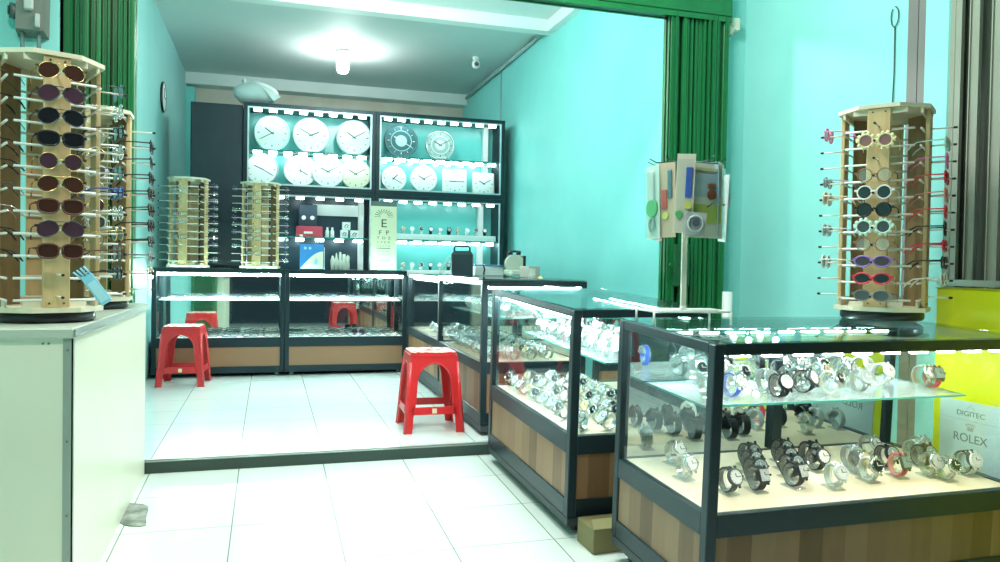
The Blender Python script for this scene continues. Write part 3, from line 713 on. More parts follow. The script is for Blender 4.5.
def far_fill(spot, face, rows, rackname, n, kinds):
    for i, row in enumerate(rows):
        k = kinds[i % len(kinds)]; p, a = spot(face, row, .075)
        o = link('eyeglasses', FM[k]); o.location = p; o.rotation_euler = (0, 0, a)
        tag(o, '%s eyeglasses in the %s row, %s side of the %s' % (k, ORD[n-1-row], SIDE[face], rackname), 'eyeglasses', 'eyeglasses on the ' + rackname)
sp = rack('wooden eyeglasses rack at the left end of the back counter', (-.655, 6.955, zB), -.22, .145, .745, 11, .06, .062, peg=.11, bw=.07, base=False)
far_fill(sp, 1, [0, 2, 3, 4, 5, 6, 7, 8, 9, 10], 'left back rack', 11, ['black framed', 'navy framed', 'black framed', 'silver framed'])
far_fill(sp, 0, [9, 6, 5, 3], 'left back rack', 11, ['silver framed', 'brown framed'])
sp = rack('wooden eyeglasses rack on the back counter in front of the lit cabinet', (-.075, 6.955, zB), -.22, .145, .735, 11, .06, .062, peg=.11, bw=.07, base=False)
far_fill(sp, 1, range(11), 'right back rack', 11, ['silver framed', 'black framed', 'navy framed'])
far_fill(sp, 3, [2, 4, 5, 6, 7, 10], 'right back rack', 11, ['silver framed', 'navy framed'])
far_fill(sp, 0, [1, 3, 4, 6, 8, 9], 'right back rack', 11, ['black framed', 'brown framed'])
# blue cloth tag hanging under the near rack
t = thing('price_tag', 'pale blue tag card hanging at the foot of the tall near left rack', 'tag', at_y(107, 303, 2.66)[:], (0, -.6, .3))
t.scale = (.8, .8, .8)
BLUEC = mat('pale_blue_card', (.25, .62, .80), .4)
b = MB(); b.box(-.022, .022, -.004, .004, 0, .13, .002); part('card', b, BLUEC, t)
b = MB(); b.box(-.016, .016, -.0055, -.004, .012, .10); part('panel', b, mat('lighter_blue_card', (.45, .78, .9), .4), t)
b = MB()
for k in range(4): b.tube([(-.02+k*.012, 0, .13), (-.03+k*.014, -.004, .165)], .004, 6)
part('tassel', b, BLUEC, t)

# ------------------------------------------------------------------ watches
def ringpts(rx, rz, n, a0=0., a1=2*PI, cz=0.):
    closed = abs(a1-a0-2*PI) < 1e-6
    return [(rx*math.cos(a0+(a1-a0)*i/(n if closed else n-1)), rz*math.sin(a0+(a1-a0)*i/(n if closed else n-1))) for i in range(n)]
def band(m, rx, rz, cz, w0, w1, th, a0, a1, n=28):
    """strap: ring in xz, width along y tapering from w0 (ends) to w1 (middle)"""
    vs = []; fs = []
    for i in range(n):
        u = i/(n-1); a = a0+(a1-a0)*u; w = w1+(w0-w1)*abs(2*u-1)
        for (r, y) in ((0, -w/2), (0, w/2), (th, w/2), (th, -w/2)):
            vs.append(((rx+r)*math.cos(a), y, cz+(rz+r)*math.sin(a)))
    for i in range(n-1):
        for k in range(4): fs.append((i*4+k, i*4+(k+1) % 4, i*4+4+(k+1) % 4, i*4+4+k))
    fs += [(3, 2, 1, 0), tuple((n-1)*4+k for k in range(4))]
    m.add(vs, fs, False)
def make_watch(strap, case, dial, hands, rcase=.021, sw=.02, square=False, links=False):
    """stands as a closed ring, dial towards +x tilted up; returns part list"""
    cz = .036; rx, rz = .027, .030; A = .45
    out = []
    m = MB(); band(m, rx, rz, cz, sw*.95, sw*.8, .0032, A+.35, A+2*PI-.35)
    if links:
        for i in range(22):
            a = A+.5+(2*PI-1.)*i/21
            m.X = Matrix.Translation((rx*math.cos(a), 0, cz+rz*math.sin(a))) @ Matrix.Rotation(-a, 4, 'Y')
            m.box(.0028, .0042, -sw*.2, sw*.2, -.003, .003)
        m.X = Matrix.Identity(4)
    out.append(('strap', m.mesh('strap', strap)))
    T = Matrix.Translation((rx*math.cos(A), 0, cz+rz*math.sin(A))) @ Matrix.Rotation(-A, 4, 'Y') @ Matrix.Rotation(PI/2, 4, 'Y')
    m = MB(); m.X = T
    if square: m.box(-rcase, rcase, -rcase*.88, rcase*.88, -.002, .009, .004)
    else: m.lathe([(rcase*.85, -.003), (rcase, 0), (rcase, .006), (rcase*.9, .0095), (rcase*.82, .0095), (rcase*.80, .0075)], 26)
    for s in (-1, 1):
        for q in (-1, 1): m.box(min(s*rcase*.6, s*(rcase+.006)), max(s*rcase*.6, s*(rcase+.006)), q*sw*.42-.002, q*sw*.42+.002, -.001, .005)
    m.cyl((0, rcase, .003), (0, rcase+.004, .003), .0028, 8)
    out.append(('case', m.mesh('case', case)))
    m = MB(); m.X = T
    r = rcase*.82
    if square: m.box(-rcase*.8, rcase*.8, -rcase*.7, rcase*.7, .009, .0096)
    else: m.cyl((0, 0, .0065), (0, 0, .0082), r, 24)
    out.append(('dial', m.mesh('dial', dial)))
    m = MB(); m.X = T; z = .0084 if not square else .0098
    m.box(-.0008, .0008, 0, r*.75, z, z+.0006); m.box(-r*.5, 0, -.001, .001, z, z+.0006)
    for k in range(12):
        a = k*PI/6; m.box(r*.86*math.cos(a)-.0008, r*.86*math.cos(a)+.0008, r*.86*math.sin(a)-.0008, r*.86*math.sin(a)+.0008, z-.0003, z+.0004)
    out.append(('hands', m.mesh('hands', hands)))
    return out
BLKD = mat('dial_black', (.015, .016, .02), .25); WHD = mat('dial_white', (.88, .90, .88), .3); GRYD = mat('dial_grey', (.20, .28, .28), .3); GLDD = mat('dial_gold', (.72, .55, .30), .3); SLVD = mat('dial_silver', (.6, .64, .64), .3)
LEA = mat('black_leather', (.007, .007, .008), .55, spec=.25); RUBK = mat('black_resin', (.006, .007, .009), .5, spec=.25); WHR = mat('white_resin', (.82, .86, .84), .4); REDR = mat('red_resin', (.70, .04, .12), .4); GRYR = mat('grey_resin', (.32, .36, .37), .4); BLUR = mat('blue_resin', (.05, .12, .7), .4)
WP = {
 'silver steel': make_watch(SILVER, SILVER, WHD, BLKD, links=True), 'silver dark-faced': make_watch(SILVER, SILVER, BLKD, WHD, links=True),
 'chunky black': make_watch(RUBK, RUBK, GRYD, WHD, .024, .03), 'black white-faced': make_watch(LEA, STEEL_D, WHD, BLKD, .023),
 'white': make_watch(WHR, WHR, WHD, BLKD, .021), 'black leather': make_watch(LEA, SILVER, BLKD, WHD), 'red square': make_watch(REDR, STEEL_D, GRYD, BLKD, .019, .02, True),
 'grey': make_watch(GRYR, GRYR, GRYD, WHD, .022), 'silver gold-faced': make_watch(SILVER, SILVER, GLDD, BLKD, links=True), 'black square': make_watch(RUBK, RUBK, SLVD, BLKD, .019, .022, True),
 'silver large': make_watch(SILVER, SILVER, SLVD, BLKD, .025, .022, links=True), 'white dark-faced': make_watch(WHR, SILVER, BLKD, WHD, .022), 'blue': make_watch(BLUR, SILVER, SLVD, BLKD, .018, .016)}
WPT = {}
def watch(kind, label, M4, group, scale=1.):
    """M4: world matrix"""
    loc = M4.to_translation(); rot = M4.to_euler()
    if kind not in WPT:
        t = thing('wristwatch', label, 'watch', loc, rot, group)
        for n, me in WP[kind]: link(n, me, t)
        t.scale = (scale,)*3
        WPT[kind] = t; KIDS[t.name] = [(c, []) for c in kids(t)]
        return t
    return dup(WPT[kind], label, loc, rot, group, scale)
m = MB(); band(m, .0225, .0255, .036, .026, .026, .003, .45+.8, .45+2*PI-.8, 20)
m.box(-.028, .028, -.02, .02, 0, .004, .001); m.box(-.006, .006, -.012, .012, .004, .012)
STAND = m.mesh('watch_stand', ACR); STC = [0]
def stand(M4, label, group, scale=1.):
    o = link('watch_stand', STAND); o.matrix_world = M4 @ Matrix.Scale(scale, 4)
    o.location = M4.to_translation(); o.rotation_euler = M4.to_euler(); o.scale = (scale,)*3
    return tag(o, label, 'watch stand', group)
def onplane(px, py, B, zl):
    """local (x, y) on plane z = zl of case basis B under a pixel"""
    Bi = B.inverted(); o = Bi @ EYE; d = (Bi.to_3x3() @ ray(px, py)); s = (zl-o.z)/d.z
    return o + d*s
def place_watch(B, x, y, z, rz, kind, label, group, scale=1., st=True, slabel=None):
    if st: scale *= 1.22
    M4 = B @ Matrix.Translation((x, y, z)) @ Matrix.Rotation(rz, 4, 'Z')
    if st:
        stand(M4, slabel or ('clear stand under the ' + label), group + ' stands', scale)
    return watch(kind, label, M4, group, scale)
# watches on the floor of the nearest counter: (pixel of the foot, kind, description)
ZF1 = .378-.0035
NEAR = [
 ('chunky black', 'back watch of the first dark chain, nearest counter floor', 747, 466), ('chunky black', 'second from back in the first dark watch chain', 750, 474), ('chunky black', 'third from back in the first dark watch chain', 753, 482), ('black square', 'front watch of the first dark chain, square face', 756, 491),
 ('chunky black', 'back watch of the second dark chain, nearest counter floor', 780, 462), ('chunky black', 'second from back in the second dark watch chain', 784, 470), ('chunky black', 'third from back in the second dark watch chain', 789, 478), ('black square', 'front watch of the second dark chain, square face', 793, 487),
 ('chunky black', 'watch half hidden behind the large white-faced one', 808, 464), ('black white-faced', 'large white-faced watch right of the two dark chains', 815, 471),
 ('white', 'white watch in front of the large white-faced one', 833, 488), ('grey', 'grey watch in the middle of the front floor group', 849, 468), ('silver gold-faced', 'gold-faced watch just right of the grey middle one', 857, 474),
 ('white dark-faced', 'dark-faced white watch at the front of the middle group', 868, 481), ('silver steel', 'silver watch standing at the back of the middle group', 867, 457), ('chunky black', 'dark watch behind the red strapped one', 884, 468),
 ('red square', 'red strapped square watch, nearest counter floor', 897, 477), ('grey', 'back grey watch of the right floor group', 912, 462), ('chunky black', 'dark watch left of the big silver one', 921, 467), ('silver large', 'big silver watch in the right floor group', 928, 476),
 ('black white-faced', 'white-faced black watch near the brand poster', 963, 474), ('white', 'pale watch at the far right of the floor row', 988, 473), ('grey', 'grey round watch close to the back right corner post', 937, 456),
 ('silver steel', 'back silver watch behind the left end pane', 673, 464), ('silver steel', 'front silver watch behind the left end pane', 684, 479), ('black white-faced', 'watch right behind the front left corner post', 727, 493),
 ('silver dark-faced', 'silver watch between the right group and the poster', 945, 480)]
OFF = set()
for kind, d, px, py in NEAR:
    q = onplane(px, py, B1, ZF1)
    x = min(max(q.x, .07), W1-.07); y = min(max(q.y, .07), D1-.07)
    place_watch(B1, x, y, ZF1+.0005, -1.5+random.uniform(-.12, .12), kind, d, 'watches on the floor of the nearest counter', 1.0)
# watches on the glass shelf of the nearest counter
ZS1 = .655
SH = [('silver steel', 'silver watch at the left front of the glass shelf', 698, 402), ('silver dark-faced', 'left back watch on the glass shelf', 665, 372), ('silver steel', 'second back watch on the glass shelf', 690, 373),
 ('blue', 'blue strapped watch by the front post, glass shelf', 731, 398), ('silver dark-faced', 'watch behind the blue strapped one on the shelf', 736, 388), ('grey', 'dull watch left of the black shelf post', 764, 393), ('chunky black', 'black watch on the shelf, round dark dial', 783, 400), ('black leather', 'black leather watch on the shelf', 787, 388),
 ('silver large', 'large silver watch right of the dark dial, shelf', 796, 391), ('black white-faced', 'pair-front white-faced watch on the shelf', 803, 394), ('silver gold-faced', 'gold-faced watch on the shelf', 817, 386), ('white dark-faced', 'white strapped watch, dark face, on the shelf', 829, 395), ('silver large', 'tilted big silver watch on the shelf', 845, 386), ('grey', 'grey watch on the shelf front edge', 858, 393),
 ('white', 'white watch on the shelf near the lit spot', 880, 386), ('silver steel', 'silver watch right of the lit spot on the shelf', 921, 388), ('red square', 'red watch at the right end of the shelf', 952, 388), ('silver steel', 'back shelf silver watch, middle', 770, 372), ('silver dark-faced', 'back shelf dark watch, middle', 790, 372), ('silver steel', 'back shelf silver watch, right of middle', 812, 371), ('white', 'back shelf white watch', 832, 371), ('black leather', 'back shelf black leather watch', 750, 372)]
for kind, d, px, py in SH:
    q = onplane(px, py, B1, ZS1)
    x = min(max(q.x, .15), W1-.10); y = min(max(q.y, .26), D1-.08)
    place_watch(B1, x, y, ZS1+.002, -1.4+random.uniform(-.3, .3), kind, d, 'watches on the glass shelf of the nearest counter', 1.0)
# middle counter: rows on floor and shelf
def watch_grid(B, xs, ys, z, kinds, where, group, rz=-.6, scale=1., first='front'):
    for i, x in enumerate(xs):
        for j, y in enumerate(ys):
            k = kinds[(i*5+j*3) % len(kinds)]
            lab = '%s watch, %s from %s, %s row from the glass, %s' % (k, ORD[j], first, ORD[i], where)
            place_watch(B, x+random.uniform(-.008, .008), y+random.uniform(-.01, .01), z, rz+random.uniform(-.3, .3), k, lab, group, scale, st=False)
SK = ['silver steel', 'silver dark-faced', 'silver large', 'silver steel', 'silver gold-faced', 'silver large']
watch_grid(B2, [.10, .21, .32, .43], [.09+.098*i for i in range(10)], .397, SK+['black leather'], 'middle counter floor', 'watches on the floor of the middle counter', -2.7, 1.15)
watch_grid(B2, [.24, .36, .48], [.10+.106*i for i in range(9)], .682, SK, 'middle counter shelf', 'watches on the shelf of the middle counter', -2.7, 1.1)
watch_grid(B3, [.10, .21, .32, .43], [.09+.10*i for i in range(11)], .412, SK, 'third counter floor', 'watches on the floor of the third counter', -2.7, 1.25)
watch_grid(B3, [.20, .36], [.10+.11*i for i in range(10)], .662, SK, 'third counter shelf', 'watches on the shelf of the third counter', -2.7, 1.1)
watch_grid(B4, [.12, .30], [.10+.12*i for i in range(6)], .412, ['silver steel', 'black square', 'silver dark-faced'], 'far corner counter floor', 'watches on the floor of the far corner counter', -2.7, 1.1)

# ------------------------------------------------------------------ folded eyeglasses in the back counters
def flat_glasses(fm, kind):
    m = MB()
    for s in (-1, 1): m.tube([(s*.034+x, 0, .022+y) for x, y in outline(kind, 16)], .0024, 6, True)
    m.tube([(-.007, 0, .03), (0, -.002, .032), (.007, 0, .03)], .0024, 6)
    m.tube([(-.068, .004, .028), (-.062, .012, .028), (.045, .018, .02)], .0026, 6); m.tube([(.068, .004, .028), (.062, .016, .028), (-.045, .024, .02)], .0026, 6)
    m.m = 1
    for s in (-1, 1):
        o = [(s*.034+x*.95, .022+y*.95) for x, y in outline(kind, 16)]
        X = m.X; m.X = Matrix(((1, 0, 0, 0), (0, 0, -1, .0008), (0, 1, 0, 0), (0, 0, 0, 1))); m.prism(o if s > 0 else o[::-1], 0, .001); m.X = X
    return m.mesh('eyeglasses', [fm, L_CLR])
FG = {'black': flat_glasses(F('blackfar', (.015, .015, .02)), 'rect'), 'dark brown': flat_glasses(F('brownfar', (.12, .06, .03)), 'way'), 'silver': flat_glasses(SILVER, 'oval'), 'navy': flat_glasses(F('navy', (.02, .04, .12)), 'rect')}
def glasses_row(B, xs, y, z, where, kinds, lean=0.):
    for i, x in enumerate(xs):
        k = kinds[i % len(kinds)]; o = link('eyeglasses', FG[k])
        o.matrix_world = B @ Matrix.Translation((x, y, z)) @ Matrix.Rotation(random.uniform(-.15, .15), 4, 'Z') @ Matrix.Rotation(lean, 4, 'X')
        o.location = o.matrix_world.to_translation(); o.rotation_euler = o.matrix_world.to_euler()
        tag(o, 'folded %s eyeglasses, %s from left, %s' % (k, ORD[i], where), 'eyeglasses', 'folded eyeglasses, ' + where)
for B, W, nm in ((BA, WA, 'back left counter'), (BB, WB, 'back right counter')):
    xs = [.10+.165*i for i in range(6)]
    glasses_row(B, xs, .10, .3225, 'front floor row of the ' + nm, ['black', 'dark brown', 'black', 'navy'], -1.0)
    glasses_row(B, [x+.05 for x in xs[:5]], .22, .3225, 'middle floor row of the ' + nm, ['silver', 'black', 'navy'], -1.0)
    glasses_row(B, xs, .34, .3225, 'back floor row of the ' + nm, ['black', 'silver', 'dark brown'], -1.0)
    glasses_row(B, xs, .16, .6365, 'front shelf row of the ' + nm, ['black', 'silver', 'navy', 'black'], -1.1)
    glasses_row(B, [x+.06 for x in xs[:5]], .32, .6365, 'back shelf row of the ' + nm, ['navy', 'black', 'silver'], -1.1)
for y in (.30, .52, .74, .96, 1.15): pass
for i in range(5):
    o = link('eyeglasses', FG[['black', 'navy', 'dark brown'][i % 3]]); o.location = (1.17+.22, 5.52+.24*i, .702); o.rotation_euler = (-1.1, 0, -PI/2)
    tag(o, 'folded %s eyeglasses, %s from the near end, shelf of the far corner counter' % (['black', 'navy', 'dark brown'][i % 3], ORD[i]), 'eyeglasses', 'folded eyeglasses, shelf of the far corner counter')
# small dark cases and a green cloth on the floors
for i, (x, y) in enumerate(((.60, .18), (.665, .18))):
    b = MB(); b.box(-.026, .026, -.012, .012, 0, .05, .008)
    solo('spectacle_case', b, BLACK, ['left', 'right'][i] + ' of two small black cases standing in the back right counter', 'case', (BB @ Vector((x, y, .322)))[:], (0, 0, 0), 'small black cases')
b = MB(); b.box(-.08, .08, -.03, .03, 0, .018, .006)
solo('spectacle_case', b, mat('green_case', (.03, .22, .16), .5), 'flat dark green case lying at the left of the back right counter', 'case', (BB @ Vector((.13, .30, .322)))[:])

# ------------------------------------------------------------------ red stools
def stool(label, loc, rz, H=.455, top=.135, bot=.172):
    t = thing('plastic_stool', label, 'stool', loc, (0, 0, rz))
    th = .007
    half = lambda z: bot + (top-bot)*(z/H)
    def side_leg(m, k, s):
        """half of side k's frame: from the corner to the arch opening, s = -1 or 1"""
        zs = [0, .04, .09, .12, .16, .2, .24, .28, .31, .335, .355, .37, .382, .39, .396]
        m.X = Matrix.Rotation(k*PI/2, 4, 'Z')
        vs = []
        for z in zs+[H-.02]:
            h = half(z)
            if z < .10: i = h-.045
            elif z <= .28: i = h-.048-.012*(z-.1)
            elif z <= .396: i = (half(.28)-.050)*math.sqrt(max(0., 1-((z-.28)/.116)**2))
            else: i = 0.
            for (x, y) in ((s*h, -h), (s*i, -h), (s*i, -h+th), (s*(h-th), -h+th)): vs.append((x, y, z))
        fs = []
        n = len(zs)+1
        for a in range(n-1):
            for q in range(4):
                f = [a*4+q, a*4+(q+1) % 4, a*4+4+(q+1) % 4, a*4+4+q]; fs.append(f if s < 0 else f[::-1])
        fs.append([3, 2, 1, 0] if s < 0 else [0, 1, 2, 3])
        m.add(vs, fs)
        # rounded lip along the arch
        lip = []
        for z in zs[3:]:
            h = half(z)
            i = h-.048-.012*(z-.1) if z <= .28 else (half(.28)-.050)*math.sqrt(max(0., 1-((z-.28)/.116)**2))
            lip.append((s*i, -h-.0005, z))
        m.tube(lip, .0042, 6)
    for k in range(4):
        m = MB(); side_leg(m, k, 1); side_leg(m, (k+1) % 4, -1)
        m.X = Matrix.Rotation(k*PI/2, 4, 'Z')
        m.tube([(half(0)-.005, -half(0)+.005, 0), (half(.4)-.005, -half(.4)+.005, .4)], [.011, .010], 8)
        part('leg', m, RED, t)
    for k in range(4):
        m = MB(); m.X = Matrix.Rotation(k*PI/2, 4, 'Z'); h0, h1 = half(.105), half(.148)
        m.add([(-h0+.03, -h0, .105), (h0-.03, -h0, .105), (h0-.03, -h0+th, .105), (-h0+.03, -h0+th, .105), (-h1+.03, -h1, .148), (h1-.03, -h1, .148), (h1-.03, -h1+th, .148), (-h1+.03, -h1+th, .148)],
              [(0, 3, 2, 1), (4, 5, 6, 7), (0, 1, 5, 4), (1, 2, 6, 5), (2, 3, 7, 6), (3, 0, 4, 7)])
        st = part('stretcher', m, RED, t)
        if k == 0:
            m = MB(); m.box(-.012, .014, -half(.127)-.0022, -half(.127)-.0002, .112, .14); part('sticker', m, mat('yellowed_sticker', (.75, .68, .42), .5), st)
    m = MB()
    for z0, z1, e in ((H-.03, H-.012, 0.), (H-.012, H, .006)):
        h = top+.004-e; c = .03; poly = []
        for (cx, cy, a0) in ((h-c, -h+c, -PI/2), (h-c, h-c, 0), (-h+c, h-c, PI/2), (-h+c, -h+c, PI)):
            for q in range(6): a = a0+PI/2*q/5; poly.append((cx+c*math.cos(a), cy+c*math.sin(a)))
        m.prism(poly, z0, z1)
    m.m = 1
    h = top-.004; poly = []
    for (cx, cy, a0) in ((h-c, -h+c, -PI/2), (h-c, h-c, 0), (-h+c, h-c, PI/2), (-h+c, -h+c, PI)):
        for q in range(6): a = a0+PI/2*q/5; poly.append((cx+c*math.cos(a), cy+c*math.sin(a)))
    m.prism(poly, H, H+.003)
    m.m = 2
    for k in range(8):
        a = k*PI/4; m.cyl((.055*math.cos(a), .055*math.sin(a), H+.0025), (.055*math.cos(a), .055*math.sin(a), H+.0036), .011, 10)
    m.cyl((0, 0, H+.0025), (0, 0, H+.0036), .02, 14)
    part('seat', m, [RED, REDSEAT, mat('dark_hole', (.06, .01, .01), .6)], t)
    return t
stool('larger red plastic stool in the middle of the floor near the step', (.915, 4.425, 0), -.03)
stool('smaller looking red plastic stool in front of the back left counter', (-.625, 6.38, 0), -.08)

# ------------------------------------------------------------------ cabinets behind the counters
TB = mat('cabinet_turquoise_back', (.10, .50, .48), .25)
TB = mat('cabinet_mirrored_turquoise', (.15, .58, .55), .25)  # wall reflection of the mirrored backs put into the panel colour
DB = mat('cabinet_dark_back', (.02, .05, .07), .3)
def shelf_unit(name, label, x0, x1, z0, z1, y0, dep, shelves, back, nled, postx=None, label_cat='cabinet'):
    t = thing(name, label, label_cat, (x0, y0, z0))
    W = x1-x0; H = z1-z0; P = .035
    for x in (0, W-P): b = MB(); b.box(x, x+P, 0, dep, 0, H); part('side_panel', b, ALU, t)
    b = MB(); b.box(P, W-P, 0, dep, H-.035, H); part('top_panel', b, ALU, t)
    b = MB(); b.box(P, W-P, 0, dep, 0, .045); part('bottom_panel', b, ALU, t)
    b = MB(); b.box(P, W-P, dep-.02, dep-.005, .045, H-.035); part('back_panel', b, back, t)
    b = MB()
    for x in (P, W-P-.014): b.box(x, x+.014, .004, .016, .045, H-.035)
    b.box(P+.014, W-P-.014, .004, .016, H-.05, H-.035); b.box(P+.014, W-P-.014, .004, .016, .045, .06)
    part('inner_trim', b, ALU_L, t)
    led_strip('led_strip', t, (P+.02, .05, H-.038), (W-P-.02, .05, H-.038), nled, 1, (.07, .03), .026, LED_C)
    for zs in shelves:
        s = None
        b = MB(); b.box(P, W-P, .03, dep-.022, zs-.006, zs); b.m = 1; b.box(P, W-P, .026, .03, zs-.012, zs+.002); s = part('glass_shelf', b, [CLEARB, GEDGE], t)
        led_strip('led_strip', t, (P+.02, .05, zs-.008), (W-P-.02, .05, zs-.008), nled, 1, (.075, .03), .026, LED_C)
        led_strip('led_strip', t, (P+.02, dep-.06, zs-.008), (W-P-.02, dep-.06, zs-.008), nled, 1, (.05, .024), .014, LED_C)
    if postx:
        for x in postx: b = MB(); b.box(x, x+.05, dep-.10, dep-.03, .045, H-.035); part('white_post', b, WHITE, t)
    return t
YC = 7.40; DC = .36
XA, XM, XE = -.238, .968, 2.262
ZU, ZTOP = 1.625, 2.42
u1 = shelf_unit('clock_cabinet', 'upper left lit cabinet of round white clocks', XA, XM-.002, ZU, ZTOP, YC, DC, [.375], TB, 8)
u2 = shelf_unit('clock_cabinet', 'upper right lit cabinet of dark and square clocks', XM+.002, XE, ZU, ZTOP, YC, DC, [.375], TB, 9, (1.14,))
u3 = shelf_unit('display_cabinet', 'lower left lit cabinet of boxes, behind the eye chart and racks', XA, XM-.002, .80, ZU-.002, YC, DC, [.40], DB, 6, (.12, 1.08))
u4 = shelf_unit('display_cabinet', 'lower right lit cabinet with two rows of watches on white cushions', XM+.002, XE, .80, ZU-.002, YC, DC, [.40], TB, 8, (1.10,))
b = MB(); b.box(XA, XM-.002, YC, YC+DC, 0, .798); solo('base_cabinet', b, DARK, 'dark base under the lower left lit cabinet', 'cabinet')
b = MB(); b.box(XM+.002, XE, YC, YC+DC, 0, .798); solo('base_cabinet', b, DARK, 'dark base under the lower right lit cabinet', 'cabinet')
t = thing('tall_cupboard', 'tall plain dark navy cupboard left of the lit cabinets', 'cupboard', (-.69, YC+.02, 0))
b = MB(); b.box(0, .445, 0, .5, 0, 2.39, .003); part('body', b, DARK, t)
b = MB(); b.box(.01, .435, -.016, -.001, .05, 2.375, .002); part('door', b, DARK, t)

# clocks
CLK = mat('clock_face_white', (.84, .88, .86), .35); CLK2 = mat('clock_face_mint', (.70, .86, .74), .35); CLK3 = mat('clock_face_cream', (.80, .84, .60), .35); CLKD = mat('clock_face_dark', (.05, .16, .18), .25); CLKG = mat('clock_face_grey', (.40, .52, .50), .3)
HAND = mat('clock_hand', (.03, .06, .07), .4)
def clock(label, loc, r, rim, face, h, mn, square=False, inner=None, ticks=12, lean=-.10):
    t = thing('wall_clock', label, 'clock', loc, (PI/2+lean, 0, 0), 'clocks in the lit cabinets')
    b = MB(); b.X = Matrix.Translation((0, r, 0))
    if square:
        b.box(-r, r, -r, r, 0, .03, .01); part('rim', b, rim, t)
        D = MB(); D.X = Matrix.Translation((0, r, 0)); D.box(-r*.86, r*.86, -r*.86, r*.86, .03, .0315)
    else:
        b.lathe([(r*.94, 0), (r, .008), (r, .030), (r*.96, .038), (r*.90, .036), (r*.88, .028)], 40); part('rim', b, rim, t)
        D = MB(); D.X = Matrix.Translation((0, r, 0)); D.cyl((0, 0, .0275), (0, 0, .0295), r*.89, 40)
    if inner:
        b = MB(); b.X = Matrix.Translation((0, r, 0)); b.cyl((0, 0, .0296), (0, 0, .032), r*.34, 28); b.tube([(r*.6*math.cos(a*PI/16), r*.6*math.sin(a*PI/16), .031) for a in range(32)], .004, 5, True); part('inner_dial', b, inner, t)
    z = .0325 if (square or inner) else .0302
    hm = HAND if face is not CLKD else WHITE
    D.m = 1
    for k in range(ticks):
        a = k*2*PI/ticks; w = .004 if k % 3 else .008; X = D.X
        D.X = X @ Matrix.Rotation(a, 4, 'Z'); D.box(-w/2, w/2, r*.68, r*.80, z-.0030, z+.0003); D.X = X
    part('dial', D, [face, hm], t)
    for a, L, w, nm in ((h, .48, .010, 'hour_hand'), (mn, .70, .007, 'minute_hand')):
        b = MB(); b.X = Matrix.Translation((0, r, 0)) @ Matrix.Rotation(-a*PI/6, 4, 'Z'); b.box(-w/2, w/2, -r*.12, r*L, z+.0004, z+.002); part(nm, b, hm, t)
    return t
YK = YC+.14
def cx_at(px): return at_y(px, 140, YK).x
zs1 = ZU+.375+.002; zs0 = ZU+.047
R_ = .178
clock('pale mint round clock, top left of the clock cabinets', (cx_at(272), YK, zs1), .165, mat('rim_mint', (.55, .78, .72), .4), CLK2, 10.2, 8)
clock('white round numbered clock, middle of the upper left top shelf', (cx_at(311), YK, zs1), .168, WHITE, CLK, 2.2, 10)
clock('white clock with wide silver rim, right end of the upper left top shelf', (cx_at(354), YK, zs1), .172, mat('rim_silver', (.55, .62, .62), .3, .3), CLK, 10.2, 2)
clock('white dark-rimmed round clock, left end of the upper left lower shelf', (cx_at(262), YK, zs0), .155, mat('rim_grey', (.30, .42, .42), .4), CLK, 9.8, 4)
clock('white clock left of centre, upper left lower shelf', (cx_at(301), YK, zs0), .155, WHITE, CLK, 4, 12, lean=-.16)
clock('white clock right of centre, upper left lower shelf', (cx_at(328), YK-.045, zs0), .155, WHITE, CLK, 9.8, 2)
clock('cream yellow faced round clock, right end of the upper left lower shelf', (cx_at(356), YK, zs0), .15, mat('rim_pale', (.62, .66, .50), .4), CLK3, 10, 2)
clock('large dark patterned round clock, left of the upper right top shelf', (cx_at(401), YK, zs1), .168, mat('rim_dark', (.06, .16, .18), .3), CLKD, 10, 4, inner=mat('dial_ring_pale', (.55, .72, .72), .3))
clock('silver grey round clock with a pale centre, upper right top shelf', (cx_at(440), YK, zs1), .15, mat('rim_silver2', (.50, .56, .54), .25, .7), CLKG, 10, 2, inner=CLK)
clock('white round clock, left end of the upper right lower shelf', (cx_at(394), YK, zs0), .125, WHITE, CLK, 1.5, 4)
clock('white wide rimmed clock, second on the upper right lower shelf', (cx_at(424), YK, zs0), .135, WHITE, CLK, 10, 2)
clock('square white clock, second from the right of the upper right lower shelf', (cx_at(455), YK, zs0), .125, WHITE, CLK, 9, 3, True)
clock('square white clock, right end of the upper right lower shelf', (cx_at(484), YK, zs0), .115, mat('rim_cream', (.75, .74, .66), .4), CLK, 10, 2, True)

# lower left cabinet contents
zl1 = .80+.40+.002; zl0 = .80+.047; YL = YC+.13
def xa(px): return at_y(px, 225, YL).x
t = thing('dark_speaker_box', 'tall dark box with two white round marks in the lower left lit cabinet', 'box', ((xa(308)), YL+.06, zl1))
b = MB(); b.box(-.085, .085, -.05, .05, 0, .31, .006); part('body', b, mat('slate_box', (.03, .05, .075), .4), t)
for s in (-1, 1): b = MB(); b.cyl((s*.04, -.054, .185), (s*.04, -.050, .185), .02, 16); part('round_mark', b, WHITE, t)
t = thing('red_box', 'red printed carton lying in the lower left lit cabinet', 'box', (xa(309), YL-.05, zl1))
b = MB(); b.box(-.12, .12, -.04, .04, 0, .10, .003); part('carton', b, mat('red_carton', (.55, .05, .09), .4), t)
b = MB(); b.box(-.05, .03, -.0415, -.040, .03, .05); b.prism([(-.09, -.0415), (-.06, -.0415), (-.06, -.04), (-.09, -.04)], .0, .02); part('printed_mark', b, mat('carton_print', (.80, .78, .62), .4), t)
for i, px in enumerate((327, 332)):
    b = MB(); b.lathe([(.017, 0), (.018, .01), (.018, .06), (.010, .075), (.010, .095), (.003, .097)], 14)
    solo('small_bottle', b, WHITE, ['left', 'right'][i] + ' of two small white bottles beside the red carton', 'bottle', (xa(px), YL-.05, zl1), (0, 0, 0), 'small bottles')
